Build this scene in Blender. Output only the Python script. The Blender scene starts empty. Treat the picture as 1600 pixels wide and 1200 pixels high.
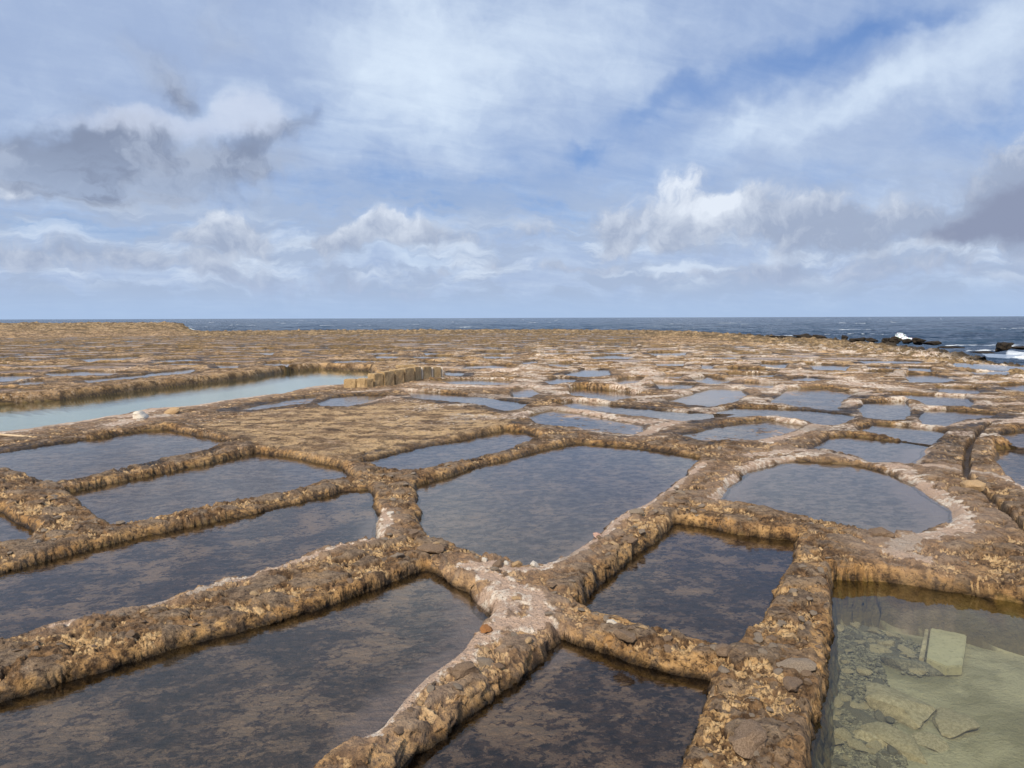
import bpy, math, random
import numpy as np
from mathutils import Matrix, Vector

scene = bpy.context.scene
rad = math.radians

# ------------------------------------------------------------------ camera
H = 1.60                       # eye height over the rock shelf
FPX = 1155.0                   # focal length in photo pixels (1600 wide)
PITCH = math.atan(103.5 / FPX)
ROLL = rad(0.18)
Fv = np.array([0, math.cos(PITCH), -math.sin(PITCH)])
R0 = np.array([1.0, 0, 0]); U0 = np.array([0, math.sin(PITCH), math.cos(PITCH)])
Uv = U0 * math.cos(ROLL) + R0 * math.sin(ROLL)
Rv = R0 * math.cos(ROLL) - U0 * math.sin(ROLL)
cam_d = bpy.data.cameras.new('camera'); cam = bpy.data.objects.new('camera', cam_d)
scene.collection.objects.link(cam); scene.camera = cam
cam_d.sensor_width = 36; cam_d.lens = FPX / 1600 * 36
cam_d.clip_start = 0.05; cam_d.clip_end = 60000
cam.matrix_world = Matrix(((Rv[0], Uv[0], -Fv[0], 0), (Rv[1], Uv[1], -Fv[1], 0), (Rv[2], Uv[2], -Fv[2], H), (0, 0, 0, 1)))

def ray(px, py):
    return Fv + Rv * (px - 800) / FPX + Uv * (600 - py) / FPX
def at(px, py, z=0.0):
    """world point at height z seen at a photo pixel"""
    d = ray(px, py)
    t = (z - H) / d[2]
    return np.array([d[0] * t, d[1] * t, z])

# ------------------------------------------------------------------ colour management
vs = scene.view_settings
vs.view_transform = 'Standard'; vs.look = 'None'; vs.gamma = 1; vs.use_curve_mapping = False
vs.exposure = 0.08
scene.cycles.max_bounces = 5; scene.cycles.diffuse_bounces = 2; scene.cycles.glossy_bounces = 3; scene.cycles.transparent_max_bounces = 8

# ------------------------------------------------------------------ sun
SUN_AZ, SUN_EL = rad(-154), rad(42)      # azimuth from +Y towards +X
sd = Vector((math.sin(SUN_AZ) * math.cos(SUN_EL), math.cos(SUN_AZ) * math.cos(SUN_EL), math.sin(SUN_EL)))
sun_d = bpy.data.lights.new('sun', 'SUN'); sun_d.energy = 4.7; sun_d.angle = rad(8); sun_d.color = (1.0, 0.865, 0.67)
sun = bpy.data.objects.new('sun', sun_d); scene.collection.objects.link(sun)
sun.rotation_euler = sd.to_track_quat('Z', 'Y').to_euler()

# ------------------------------------------------------------------ small node language
class G:
    """thin wrapper that makes node graphs writable as expressions"""
    def __init__(s, nt): s.nt = nt; s.n = nt.nodes; s.l = nt.links
    def put(s, sock, v):
        if hasattr(v, 'is_output') or isinstance(v, bpy.types.NodeSocket): s.l.new(v, sock)
        else:
            try: sock.default_value = v
            except Exception: sock.default_value = tuple(v) + (1,)
    def m(s, op, a, b=0.0, c=0.0, clamp=False):
        k = s.n.new('ShaderNodeMath'); k.operation = op; k.use_clamp = clamp
        s.put(k.inputs[0], a); s.put(k.inputs[1], b); s.put(k.inputs[2], c); return k.outputs[0]
    def add(s, a, b): return s.m('ADD', a, b)
    def sub(s, a, b): return s.m('SUBTRACT', a, b)
    def mul(s, a, b): return s.m('MULTIPLY', a, b)
    def mad(s, a, b, c): return s.m('MULTIPLY_ADD', a, b, c)
    def clamp(s, a): return s.m('ADD', a, 0.0, clamp=True)
    def ss(s, a, lo, hi, o0=0.0, o1=1.0):
        k = s.n.new('ShaderNodeMapRange'); k.interpolation_type = 'SMOOTHSTEP'
        s.put(k.inputs['Value'], a); s.put(k.inputs['From Min'], lo); s.put(k.inputs['From Max'], hi)
        s.put(k.inputs['To Min'], o0); s.put(k.inputs['To Max'], o1); return k.outputs[0]
    def mix(s, f, a, b):
        k = s.n.new('ShaderNodeMix'); k.data_type = 'RGBA'; k.clamp_factor = True
        s.put(k.inputs[0], f); s.put(k.inputs[6], a if not isinstance(a, tuple) else a + (1,) * (4 - len(a)))
        s.put(k.inputs[7], b if not isinstance(b, tuple) else b + (1,) * (4 - len(b))); return k.outputs[2]
    def noise(s, vec, scale, detail=4, rough=0.5, dist=0.0, lac=2.0, typ='FBM', out=0):
        k = s.n.new('ShaderNodeTexNoise'); k.noise_dimensions = '3D'
        try: k.noise_type = typ
        except Exception: pass
        if vec is not None: s.l.new(vec, k.inputs['Vector'])
        k.inputs['Scale'].default_value = scale; k.inputs['Detail'].default_value = detail
        k.inputs['Roughness'].default_value = rough; k.inputs['Distortion'].default_value = dist
        k.inputs['Lacunarity'].default_value = lac
        return k.outputs[out]
    def comb(s, x, y, z=0.0):
        k = s.n.new('ShaderNodeCombineXYZ'); s.put(k.inputs[0], x); s.put(k.inputs[1], y); s.put(k.inputs[2], z); return k.outputs[0]
    def sep(s, v):
        k = s.n.new('ShaderNodeSeparateXYZ'); s.l.new(v, k.inputs[0]); return k.outputs
    def vm(s, op, a, b=(0, 0, 0), sc=None):
        k = s.n.new('ShaderNodeVectorMath'); k.operation = op; s.put(k.inputs[0], a)
        if op != 'SCALE': s.put(k.inputs[1], b)
        if sc is not None: s.put(k.inputs['Scale'], sc)
        return k.outputs['Value'] if op == 'LENGTH' else k.outputs[0]
    def tmap(s, v, loc, rot, sc):
        k = s.n.new('ShaderNodeMapping'); k.vector_type = 'TEXTURE'; s.l.new(v, k.inputs[0])
        k.inputs[1].default_value = loc; k.inputs[2].default_value = (0, 0, rot); k.inputs[3].default_value = sc; return k.outputs[0]

# ------------------------------------------------------------------ sky
world = bpy.data.worlds.new('World'); scene.world = world; world.use_nodes = True
wn = world.node_tree; wn.nodes.clear(); g = G(wn)
out = wn.nodes.new('ShaderNodeOutputWorld'); bg = wn.nodes.new('ShaderNodeBackground')
wn.links.new(bg.outputs[0], out.inputs[0])
SKY = 0.10
bg.inputs[1].default_value = SKY
sky = wn.nodes.new('ShaderNodeTexSky'); sky.sky_type = 'NISHITA'; sky.sun_disc = False
sky.sun_elevation = SUN_EL; sky.sun_rotation = SUN_AZ
sky.air_density = 1.0; sky.dust_density = 0.6; sky.ozone_density = 2.5
tc = wn.nodes.new('ShaderNodeTexCoord'); dirv = tc.outputs['Generated']
dx, dy, dz = g.sep(dirv)
az = g.m('ARCTAN2', dx, dy); el = g.m('ARCSINE', dz)
UV = g.comb(az, el, 0.0)
def puv(px, py):
    d = ray(px, py); d = d / np.linalg.norm(d)
    return math.atan2(d[0], d[1]), math.asin(d[2])
def n2d(vec, scale, detail=4, rough=0.5, dist=0.0, out=0):
    o_ = g.noise(vec, scale, detail, rough, dist, out=out); o_.node.noise_dimensions = '2D'; return o_
def axis(vec, ang, kx, ky, ox=0, oy=0):
    """rotated and squeezed coordinates from two dot products"""
    a_ = rad(ang); r_ = []
    for v_ in ((math.cos(a_) / kx, math.sin(a_) / kx, 0), (-math.sin(a_) / ky, math.cos(a_) / ky, 0)):
        k = g.n.new('ShaderNodeVectorMath'); k.operation = 'DOT_PRODUCT'; g.l.new(vec, k.inputs[0]); k.inputs[1].default_value = v_; r_.append(k.outputs['Value'])
    return g.comb(g.add(r_[0], ox), g.add(r_[1], oy), 0.0)
w1 = n2d(UV, 6.0, 4, 0.55, out=1)
w2 = n2d(UV, 30.0, 3, 0.6, out=1)
warp = g.vm('ADD', g.vm('SCALE', g.vm('SUBTRACT', w1, (.5, .5, .5)), sc=0.14), g.vm('SCALE', g.vm('SUBTRACT', w2, (.5, .5, .5)), sc=0.035))
UVw = g.vm('ADD', UV, warp)
UVs = g.vm('ADD', UV, g.vm('SCALE', warp, sc=0.45))
_rot = {}
def blobs(lst, vec):
    """sum of soft elliptical cells: (px, py, rx, ry, tilt deg, amount)"""
    acc = None
    for (px, py, rx, ry, tilt, amt) in lst:
        q_ = min((0, 22, -20), key=lambda t: abs(t - tilt))
        if q_ and (vec, q_) not in _rot: _rot[vec, q_] = axis(vec, q_, 1, 1)
        vv = _rot[vec, q_] if q_ else vec
        c_ = puv(px, py); a_ = rad(q_); cx, cy = c_[0] * math.cos(a_) + c_[1] * math.sin(a_), -c_[0] * math.sin(a_) + c_[1] * math.cos(a_)
        kx, ky = FPX / rx, FPX / ry
        k = g.n.new('ShaderNodeVectorMath'); k.operation = 'MULTIPLY_ADD'; g.l.new(vv, k.inputs[0]); k.inputs[1].default_value = (kx, ky, 0); k.inputs[2].default_value = (-cx * kx, -cy * ky, 0)
        t = g.ss(g.vm('LENGTH', k.outputs[0]), 1.35, 0.0, 0.0, amt)
        acc = t if acc is None else g.add(acc, t)
    return acc
K = 1.0 / SKY
def c(r, g_, b): return (r * K, g_ * K, b * K)
zz = g.add(g.m('ABSOLUTE', dz), 0.16)
P = g.comb(g.m('DIVIDE', dx, zz), g.m('DIVIDE', dy, zz), 0.0)
nv = n2d(axis(P, 38, 1.7, .8), 1.1, 6, 0.56, 0.5)
nf = n2d(axis(P, 32, 1.5, .8, 3, 1), 5.0, 5, 0.62, 0.3)          # fibres
nmot = n2d(UVw, 13.0, 5, 0.6)
gaps = blobs([(885, 240, 50, 20, 0, -.42), (820, 300, 200, 40, 0, -.22), (620, 312, 200, 30, 0, -.30), (1050, 150, 150, 30, 22, -.32), (1190, 112, 190, 40, 22, -.24), (1330, 58, 190, 50, 22, -.30),
              (1440, 25, 110, 22, 0, -.25), (200, 372, 230, 20, 0, -.34), (1560, 190, 90, 30, 22, -.20), (60, 345, 160, 22, 0, -.25), (500, 180, 90, 60, -20, -.18), (1250, 300, 120, 30, 0, -.15)], UVw)
adds = blobs([(250, 430, 420, 70, 0, .35), (1250, 400, 560, 90, 0, .30), (700, 440, 300, 50, 0, .25), (660, 110, 260, 140, 0, .35), (150, 90, 330, 170, 0, .35), (1550, 70, 130, 70, 22, .5), (1350, 200, 240, 60, 22, .30), (1000, 60, 160, 60, 0, .15), (450, 30, 500, 80, 0, .2)], UVw)
V = g.add(g.ss(el, .36, .60, 0, .28), g.add(g.add(g.mad(g.sub(nv, .5), .75, .80), g.mul(g.sub(nf, .5), .30)), g.add(gaps, adds)))
Va = g.ss(V, -.05, 1.12, 0.0, .95)
br = g.add(g.add(blobs([(640, 120, 150, 150, 0, .60), (800, 70, 240, 120, 0, .30), (950, 30, 160, 80, 0, .2), (1200, 190, 120, 34, 22, .35), (1340, 175, 150, 32, 22, .45), (400, 190, 90, 40, 0, .35), (640, 400, 260, 22, 0, .3),
                    (1540, 60, 110, 60, 22, .4), (1110, 250, 120, 30, 22, .3), (180, 60, 360, 130, 0, -.22)], UVw), g.mul(g.sub(nmot, .5), .55)), g.mul(g.sub(nf, .5), .5))
veil = g.mix(g.ss(br, -.40, 1.0), c(.350, .450, .66), c(.71, .82, .95))
blue = g.mix(.5, g.vm('MULTIPLY', sky.outputs[0], (0.66, 0.82, 1.05)), c(.135, .26, .58))
low = g.ss(el, 0.15, 0.0)
blue = g.mix(g.mul(low, .9), blue, c(.44, .565, .76))
skyc = g.mix(Va, blue, veil)
# soft dark undersides of the stratocumulus
dk = blobs([(50, 262, 230, 52, 0, .85), (210, 292, 170, 30, 0, .55), (320, 250, 200, 38, 0, .60), (410, 285, 80, 34, 0, .60), (450, 215, 100, 28, 22, .65), (240, 115, 75, 55, -20, .45), (275, 150, 50, 28, -20, .35), (350, 60, 45, 50, 0, .28),
            (40, 190, 150, 60, 0, .30), (120, 220, 220, 36, 0, .25)], UVw)
nd = n2d(UVs, 8.0, 6, .58)
dk2 = g.add(dk, g.mul(g.sub(nd, .5), .75))
dkc = g.mix(g.ss(g.add(nmot, g.mul(g.sub(nd, .5), .6)), .36, .64), c(.225, .272, .385), c(.37, .43, .555))
skyc = g.mix(g.ss(dk2, .05, .95, 0, .92), skyc, dkc)
# pale domes above the dark band
skyc = g.mix(g.ss(g.add(blobs([(400, 180, 80, 38, 0, .9), (300, 200, 150, 22, 0, .6), (205, 195, 90, 26, 0, .5), (120, 195, 90, 20, 0, .4)], UVs), g.mul(g.sub(nmot, .5), 1.0)), .15, .95, 0, .7), skyc, c(.58, .645, .79))
# flat banks and wisps near the horizon
nb = n2d(axis(UVs, 0, 1, .30), 10.0, 6, .6)
skyc = g.mix(g.mul(g.ss(nb, .38, .58), g.mul(g.ss(el, .005, .035, 0, .85), g.ss(el, .22, .11))), skyc, c(.375, .465, .635))
wn_ = n2d(axis(UVs, 0, 1, .20, 1, 3), 7.0, 6, .6)
skyc = g.mix(g.mul(g.ss(wn_, .46, .70), g.mul(g.ss(el, .025, .06, 0, .75), g.ss(el, .16, .08))), skyc, c(.66, .75, .88))
# cumulus
CU = [(335, 362, 48, 44, 0, .85), (385, 375, 50, 32, -20, .75), (300, 380, 60, 18, 0, .5), (622, 358, 60, 32, 0, .95), (560, 374, 70, 24, 22, .8), (500, 384, 55, 14, 0, .6), (690, 372, 60, 20, 0, .7), (745, 374, 45, 15, 0, .5),
      (832, 362, 42, 24, 0, .7), (965, 345, 45, 46, 0, .75), (955, 385, 35, 35, 0, .5), (1060, 318, 52, 46, 0, .95), (1115, 352, 80, 40, 22, .85), (1200, 350, 110, 46, 0, .72), (1310, 350, 120, 46, 0, .62), (1400, 365, 100, 34, 0, .5), (1010, 360, 70, 44, 0, .6),
      (1490, 362, 80, 24, 0, .6), (1580, 320, 85, 70, 0, .95), (1605, 260, 60, 60, 0, .7), (1540, 352, 80, 34, 0, .8),
      (540, 432, 38, 24, 0, .6), (420, 446, 110, 24, 0, .52), (650, 453, 90, 8, 0, .55), (150, 402, 150, 26, 0, .5), (790, 408, 32, 14, 0, .35),
      (1060, 432, 90, 12, 0, .45), (1180, 424, 100, 18, 0, .5), (1330, 418, 150, 22, 0, .48), (1530, 422, 120, 24, 0, .45), (20, 302, 45, 10, 0, .5), (60, 415, 120, 22, 0, .5), (300, 425, 120, 20, 0, .5), (860, 420, 120, 14, 0, .38), (700, 420, 60, 14, 22, .42),
      (1850, 340, 180, 70, 0, .8), (-250, 370, 220, 40, 0, .7)]
nc1 = n2d(UVs, 24.0, 6, .62)
nc2 = n2d(g.vm('ADD', UVs, (-0.010, 0.014, 0)), 24.0, 4, .6)
fc = blobs(CU, UVs)
dens = g.add(fc, g.mul(g.mul(g.sub(nc1, .5), 1.9), g.ss(fc, .02, .40)))
alpha = g.ss(dens, .08, .80, 0, .88)
# thickness above decides how much light reaches a spot: thin upper edge bright, core and base grey
rise = g.ss(g.add(el, g.mul(g.sub(nd, .5), .09)), .088, .150)
lit = g.add(g.mul(g.sub(nc1, nc2), 1.5), g.mad(rise, .50, .20))
warmb = blobs([(1055, 300, 40, 36, 0, .55), (1118, 336, 42, 30, 0, .60), (622, 342, 50, 16, 0, .22), (335, 340, 30, 20, 0, .15), (1300, 350, 120, 60, 0, -.3), (1580, 300, 120, 80, 0, -.6)], UVs)
cuc = g.mix(g.clamp(g.add(g.mul(lit, .72), warmb)), c(.335, .40, .54), c(.78, .84, .93))
cuc = g.mix(g.ss(el, .085, .02, 0, .8), cuc, c(.39, .475, .66))
skyc = g.mix(alpha, skyc, cuc)
dkr = g.add(blobs([(1590, 335, 100, 45, 22, .85), (1500, 358, 80, 18, 0, .5), (1640, 300, 120, 70, 0, .7), (1450, 375, 90, 12, 0, .4)], UVs), g.mul(g.sub(nc1, .5), .9))
skyc = g.mix(g.ss(dkr, .25, 1.0, 0, .85), skyc, c(.245, .285, .41))
skyc = g.mix(g.ss(el, .05, 0.0, 0, .8), skyc, c(.38, .515, .74))
skyc = g.mix(g.ss(el, -0.01, -0.05), skyc, c(.08, .12, .2))
wn.links.new(skyc, bg.inputs[0])
world.cycles.sampling_method = 'MANUAL'; world.cycles.sample_map_resolution = 512

# ------------------------------------------------------------------ numpy noise
rng = np.random.RandomState(7)
PERM = rng.permutation(512).astype(np.int32); PERM = np.concatenate([PERM, PERM])
GA = np.linspace(0, 2 * np.pi, 512, endpoint=False).astype(np.float32)
GX, GY = np.cos(GA), np.sin(GA)
RND = rng.rand(512).astype(np.float32)
def _h(i, j, seed): return PERM[(PERM[(i + seed * 37) & 511] + j) & 511]
def perlin(x, y, seed=0):
    xi = np.floor(x).astype(np.int32); yi = np.floor(y).astype(np.int32)
    xf = (x - xi).astype(np.float32); yf = (y - yi).astype(np.float32)
    u = xf * xf * xf * (xf * (xf * 6 - 15) + 10); v = yf * yf * yf * (yf * (yf * 6 - 15) + 10)
    def gr(i, j, a, b):
        h = _h(i, j, seed); return GX[h] * a + GY[h] * b
    n00 = gr(xi, yi, xf, yf); n10 = gr(xi + 1, yi, xf - 1, yf); n01 = gr(xi, yi + 1, xf, yf - 1); n11 = gr(xi + 1, yi + 1, xf - 1, yf - 1)
    a = n00 + u * (n10 - n00); b = n01 + u * (n11 - n01)
    return (a + v * (b - a)) * 1.5
def fbm(x, y, octv=4, seed=0, gain=.5):
    s = 0; a = 1; t = 0
    for k in range(octv):
        s = s + a * perlin(x * 2 ** k + 17.3 * k, y * 2 ** k - 9.1 * k, seed + k); t += a; a *= gain
    return s / t
def ridged(x, y, octv=3, seed=0):
    s = 0; a = 1; t = 0
    for k in range(octv):
        s = s + a * (1 - np.abs(perlin(x * 2 ** k, y * 2 ** k, seed + k)) * 2); t += a; a *= .5
    return s / t
def worley(x, y, seed=0):
    xi = np.floor(x).astype(np.int32); yi = np.floor(y).astype(np.int32)
    f1 = np.full(x.shape, 9, np.float32); f2 = f1.copy(); idc = np.zeros(x.shape, np.float32)
    for i in (-1, 0, 1):
        for j in (-1, 0, 1):
            h = _h(xi + i, yi + j, seed)
            cx = xi + i + RND[h]; cy = yi + j + RND[(h * 7 + 3) & 511]
            d = np.hypot(x - cx, y - cy).astype(np.float32)
            c1 = d < f1
            f2 = np.where(c1, f1, np.minimum(f2, d)); idc = np.where(c1, RND[(h * 13 + 5) & 511], idc); f1 = np.where(c1, d, f1)
    return f1, f2, idc
def sstep(a, b, x):
    t = np.clip((x - a) / (b - a), 0, 1); return t * t * (3 - 2 * t)

# ------------------------------------------------------------------ the salt pans (outlines as photo pixels -> ground)
# kind: (floor darkness, pink salt, green, purple, tint rgb)
KIND = {'dark': (1.0, .0, .0, .3), 'mid': (.48, .42, .0, .1), 'deepdark': (1.0, 0, .1, .8), 'salty': (.35, .8, 0, 0), 'clear': (0, 0, 1, 0),
        'turq': (0, .2, .8, 0), 'mud': (.75, .1, 0, .4), 'patchy': (1.0, .1, 0, .1), 'pale': (.25, .9, 0, 0)}
PANS = [
 # pts, water level, depth, kind, short name, label
 ([(-320,655),(0,632),(100,625),(175,616),(250,607),(325,599),(400,590),(450,581),(500,577),(575,580),(587,584),(535,597),(507,601),(475,603),(425,615),(400,617),(300,630),(225,636),(175,645),(100,659),(0,671),(-320,712)],
  -.20, .30, 'turq', 'turquoise pool', 'long narrow pool of pale turquoise water with sawn blocks at its end'),
 ([(-60,722),(0,708),(100,692),(175,681),(225,673),(262,671),(300,680),(357,689),(307,705),(225,720),(150,740),(85,753),(57,748),(20,730),(-60,738)],
  -.065, .04, 'mid', 'cane pan', 'long grey-blue pan with a thin pale cane lying across its far corner'),
 ([(106,770),(225,745),(330,724),(396,708),(450,714),(531,730),(557,742),(500,750),(436,766),(315,790),(245,803),(180,816),(150,800),(128,785)],
  -.07, .04, 'mid', 'spindle-shaped pan', 'spindle-shaped blue-grey pan just below the flat tan rock platform'),
 ([(-200,945),(0,896),(112,865),(225,838),(360,811),(470,786),(540,768),(578,765),(586,795),(588,838),(530,850),(460,870),(387,895),(279,922),(160,955),(72,976),(0,994),(-200,1052)],
  -.055, .035, 'dark', 'long diagonal pan', 'long dark diagonal pan with a thin white salt line along its near rim'),
 ([(-350,1190),(0,1099),(135,1056),(270,1015),(382,986),(508,948),(620,907),(660,893),(683,899),(710,914),(742,930),(768,962),(746,976),(710,1006),(683,1025),(638,1070),(606,1101),(578,1130),(535,1150),(500,1175),(470,1230),(420,1320),(-400,1320)],
  -.07, .04, 'deepdark', 'bottom left pan', 'largest nearest pan, its mottled purple-brown floor left of the salted rock junction'),
 ([(876,997),(935,1021),(1002,1043),(1060,1057),(1105,1068),(1098,1095),(1082,1137),(1062,1182),(1045,1240),(1000,1330),(560,1330),(600,1235),(640,1194),(746,1110),(818,1056)],
  -.075, .04, 'dark', 'bottom centre pan', 'near dark mottled pan with a pointed far end between two broad rims'),
 ([(651,760),(755,727),(845,705),(899,693),(957,697),(1025,704),(1095,716),(1067,740),(1040,760),(1017,777),(962,806),(926,836),(885,862),(845,880),(822,881),(782,868),(723,853),(701,841),(665,832),(656,815)],
  -.055, .025, 'mid', 'large centre pan', 'large five-sided blue-grey pan with pinkish salt along its right rim'),
 ([(567,722),(650,702),(725,687),(790,672),(818,675),(845,681),(800,697),(765,708),(722,717),(675,729),(640,735),(600,731)],
  -.065, .04, 'mid', 'narrow platform pan', 'narrow blue pan along the near right edge of the flat tan platform'),
 ([(-100,785),(0,800),(27,818),(61,833),(45,842),(0,849),(-100,872)],
  -.07, .04, 'mid', 'left edge pan', 'corner of a small pan beside the blocky rock left of the spindle-shaped pan'),
 ([(1052,818),(1100,824),(1150,834),(1200,842),(1244,846),(1238,862),(1226,885),(1208,921),(1192,948),(1178,972),(1159,988),(1141,1007),(1087,996),(1047,980),(980,961),(944,956),(903,939),(935,912),(980,880),(1025,844)],
  -.085, .04, 'dark', 'dark square pan', 'dark square pan with almost black water beside the clear green pool'),
 ([(1121,777),(1141,759),(1172,736),(1231,721),(1285,722),(1348,729),(1393,741),(1429,759),(1460,781),(1493,799),(1487,811),(1447,819),(1424,829),(1393,829),(1348,824),(1294,815),(1240,800),(1177,789)],
  -.045, .02, 'salty', 'salt-rimmed pan', 'pale lilac-grey pan ringed by a curved pink and white salt crust'),
 ([(1305,908),(1375,911),(1465,925),(1600,946),(1900,990),(1950,1330),(1262,1330),(1274,1200),(1280,1155),(1294,1087),(1303,1020),(1305,950)],
  -.11, .30, 'clear', 'clear green pool', 'clear green pool with a pale cut block and rubble on its sandy bottom'),
 ([(1272,697),(1297,683),(1325,681),(1362,685),(1400,690),(1450,696),(1440,710),(1422,722),(1362,720),(1340,711),(1305,703)],
  -.06, .03, 'salty', 'pale blue pan', 'pale blue pan directly behind the salt-rimmed one, beaded with white salt at right'),
 ([(1340,671),(1370,663),(1425,667),(1480,675),(1465,685),(1452,694),(1412,687),(1350,677)],
  -.07, .03, 'mid', 'blue strip pan', 'bright blue four-sided pan, second behind the salt-rimmed lilac one'),
 ([(1350,630),(1380,628),(1412,627),(1421,638),(1419,648),(1405,656),(1380,655),(1352,650),(1348,640)],
  -.09, .05, 'mid', 'small square pan', 'small square bright blue pan walled by a dark rocky rim'),
 ([(1445,641),(1487,641),(1555,647),(1537,652),(1500,657),(1475,665),(1442,664),(1440,652)],
  -.07, .03, 'mid', 'the pan right of the small square one', 'blue pan just right of the small square one across a thick brown rim'),
 ([(1392,615),(1425,616),(1505,620),(1521,630),(1507,636),(1450,631),(1420,625)],
  -.07, .05, 'mid', 'the blue pan below the tan ledge', 'long blue pan narrowing to the left behind the small square one'),
 ([(1462,605),(1525,607),(1531,615),(1500,616),(1470,611)], -.05, .02, 'salty', 'a thin pan', 'thin pale pan wedged under a brown ledge, left of the broad tan rock at right'),
 ([(1415,584),(1460,585),(1494,595),(1475,597),(1425,597),(1417,591)], -.07, .04, 'mid', 'the bright wedge pan', 'bright pale blue wedge-shaped pan in the right distance'),
 ([(1420,574),(1454,575),(1454,582),(1420,581)], -.07, .04, 'mid', 'a tiny rectangular pan', 'tiny rectangular pan with a dark back wall just behind the bright wedge-shaped one'),
 ([(1120,643),(1150,637),(1200,637),(1262,642),(1337,650),(1325,656),(1305,665),(1275,662),(1200,650),(1125,651)], -.07, .04, 'mid', 'the wide blue pan', 'wide blue pan right of centre in front of the streaky grey shallow one'),
 ([(1230,608),(1287,606),(1337,614),(1317,626),(1307,640),(1250,635),(1200,628)], -.03, .004, 'patchy', 'the streaky shallow pan', 'streaky shallow pan with grey and silver patches, left of the small square blue one'),
 ([(1062,681),(1132,665),(1162,660),(1200,657),(1257,666),(1237,674),(1205,682),(1175,688),(1100,688)], -.04, .003, 'patchy', 'the blotchy pan behind the knobby rim', 'shallow pan blotched black and silver behind a rim of white salt knobs'),
 ([(824,650),(862,641),(900,646),(975,660),(1007,666),(1007,673),(990,677),(937,673),(900,668),(837,661)], -.05, .003, 'patchy', 'the blotchy centre pan', 'shallow black and silver blotched pan behind the large centre one'),
 ([(862,631),(900,627),(940,631),(975,637),(1075,645),(1137,648),(1107,653),(1062,656),(1012,652),(950,645),(900,638)], -.06, .04, 'mid', 'the long curved blue pan', 'long thin curving blue pan behind a pinkish salt-edged rim'),
 ([(890,607),(912,606),(975,612),(1005,616),(975,622),(947,625),(895,616)], -.10, .05, 'mid', 'the leaf-shaped pan', 'leaf-shaped blue pan with a dark undercut back wall'),
 ([(1040,627),(1112,607),(1157,608),(1170,616),(1147,627),(1112,634),(1075,631)], -.03, .004, 'patchy', 'a grey diamond pan', 'grey-white diamond-shaped shallow pan right of the leaf-shaped one'),
 ([(1082,592),(1107,588),(1147,596),(1120,600),(1095,598)], -.06, .03, 'mid', 'a small diamond pan', 'small bright diamond-shaped pan in the centre-right distance'),
 ([(1162,597),(1200,600),(1215,601),(1203,606),(1165,603)], -.05, .03, 'mid', 'a small strip pan', 'small bright strip of water just right of the small diamond-shaped one'),
 ([(847,595),(875,590),(902,592),(892,599),(862,600)], -.05, .03, 'salty', 'a small oval pan', 'small pale oval pan right of the cut stone block wall'),
 ([(882,586),(912,577),(950,578),(955,587),(905,589)], -.05, .03, 'salty', 'a pale pan', 'pale bluish pan just behind the small pale oval one'),
 ([(1012,551),(1072,550),(1070,555),(1025,557)], -.06, .04, 'mid', 'the farthest bright pan', 'farthest bright pan in the centre with a dark back rim'),
 ([(1022,567),(1070,567),(1065,572),(1030,572)], -.05, .03, 'salty', 'a distant white pan', 'distant whitish pan below the farthest bright one'),
 ([(1097,569),(1114,570),(1112,576),(1097,575)], -.05, .03, 'mid', 'a tiny square pan', 'tiny bright square pan in the distance right of centre'),
 ([(1135,575),(1200,577),(1199,580),(1142,580)], -.05, .03, 'salty', 'a distant strip', 'upper of two distant parallel pale strips of water right of centre'),
 ([(1135,583),(1210,585),(1203,589),(1147,588)], -.05, .03, 'salty', 'a distant strip', 'lower of two distant parallel pale strips of water right of centre'),
 ([(1190,567),(1230,569),(1227,575),(1190,575)], -.05, .03, 'salty', 'a distant square', 'distant pale lilac four-sided pan left of two thin pale strips'),
 ([(1257,568),(1327,572),(1320,580),(1275,577)], -.05, .03, 'salty', 'a distant pan', 'distant pale pan crossed in front by a dark ledge, right of the pale lilac one'),
 ([(1355,572),(1407,575),(1400,578),(1360,577)], -.05, .03, 'salty', 'a distant pan', 'distant pale strip of water left of the tiny rectangular pan, the farther of two'),
 ([(1347,580),(1395,580),(1392,585),(1355,584)], -.05, .03, 'salty', 'a distant pan', 'distant pale strip of water left of the bright wedge-shaped pan, the nearer of two'),
 ([(1232,592),(1262,589),(1285,592),(1270,596),(1242,596)], -.06, .03, 'mid', 'a blue pan', 'small blue pan behind the streaky shallow one'),
 ([(1478,567),(1530,569),(1600,574),(1650,578),(1650,582),(1600,579),(1540,577),(1500,572)], -.04, .006, 'patchy', 'a broken pan', 'long broken sheet of shallow water near the right edge, far back'),
 ([(1512,580),(1570,581),(1572,584),(1525,585)], -.04, .01, 'salty', 'a thin pan', 'thin pale strip of water in front of the long broken sheet at right'),
 ([(1560,602),(1600,600),(1690,602),(1690,612),(1600,611),(1575,607)], -.06, .03, 'mid', 'the right edge pan', 'pale blue pan behind the broad tan rock near the fissure'),
 ([(1562,678),(1600,672),(1700,668),(1700,705),(1600,695),(1570,688)], -.06, .03, 'mid', 'the right edge pan beyond the fissure', 'blue pan beyond the dark fissure, the farther of two'),
 ([(1555,702),(1600,700),(1720,704),(1760,800),(1620,765),(1600,757),(1575,741),(1565,726),(1556,712)], -.07, .01, 'patchy', 'the purple pan beyond the fissure', 'dark purple rippled pan beyond the dark fissure, the nearer of two'),
 ([(1535,552),(1587,555),(1575,559),(1547,557)], -.05, .02, 'pale', 'a rock pool', 'pale shallow rock pool near the dark shore rocks at far right'),
 ([(125,561),(162,559),(220,556),(215,559),(175,565),(140,566)], -.05, .02, 'pale', 'a distant left pan', 'pale distant pan farther back than the thin bright one behind the turquoise pool'),
 ([(47,595),(67,594),(66,600),(52,601),(20,600)], -.06, .02, 'salty', 'a small left pan', 'small bright patch of water just behind the far rim of the turquoise pool'),
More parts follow.
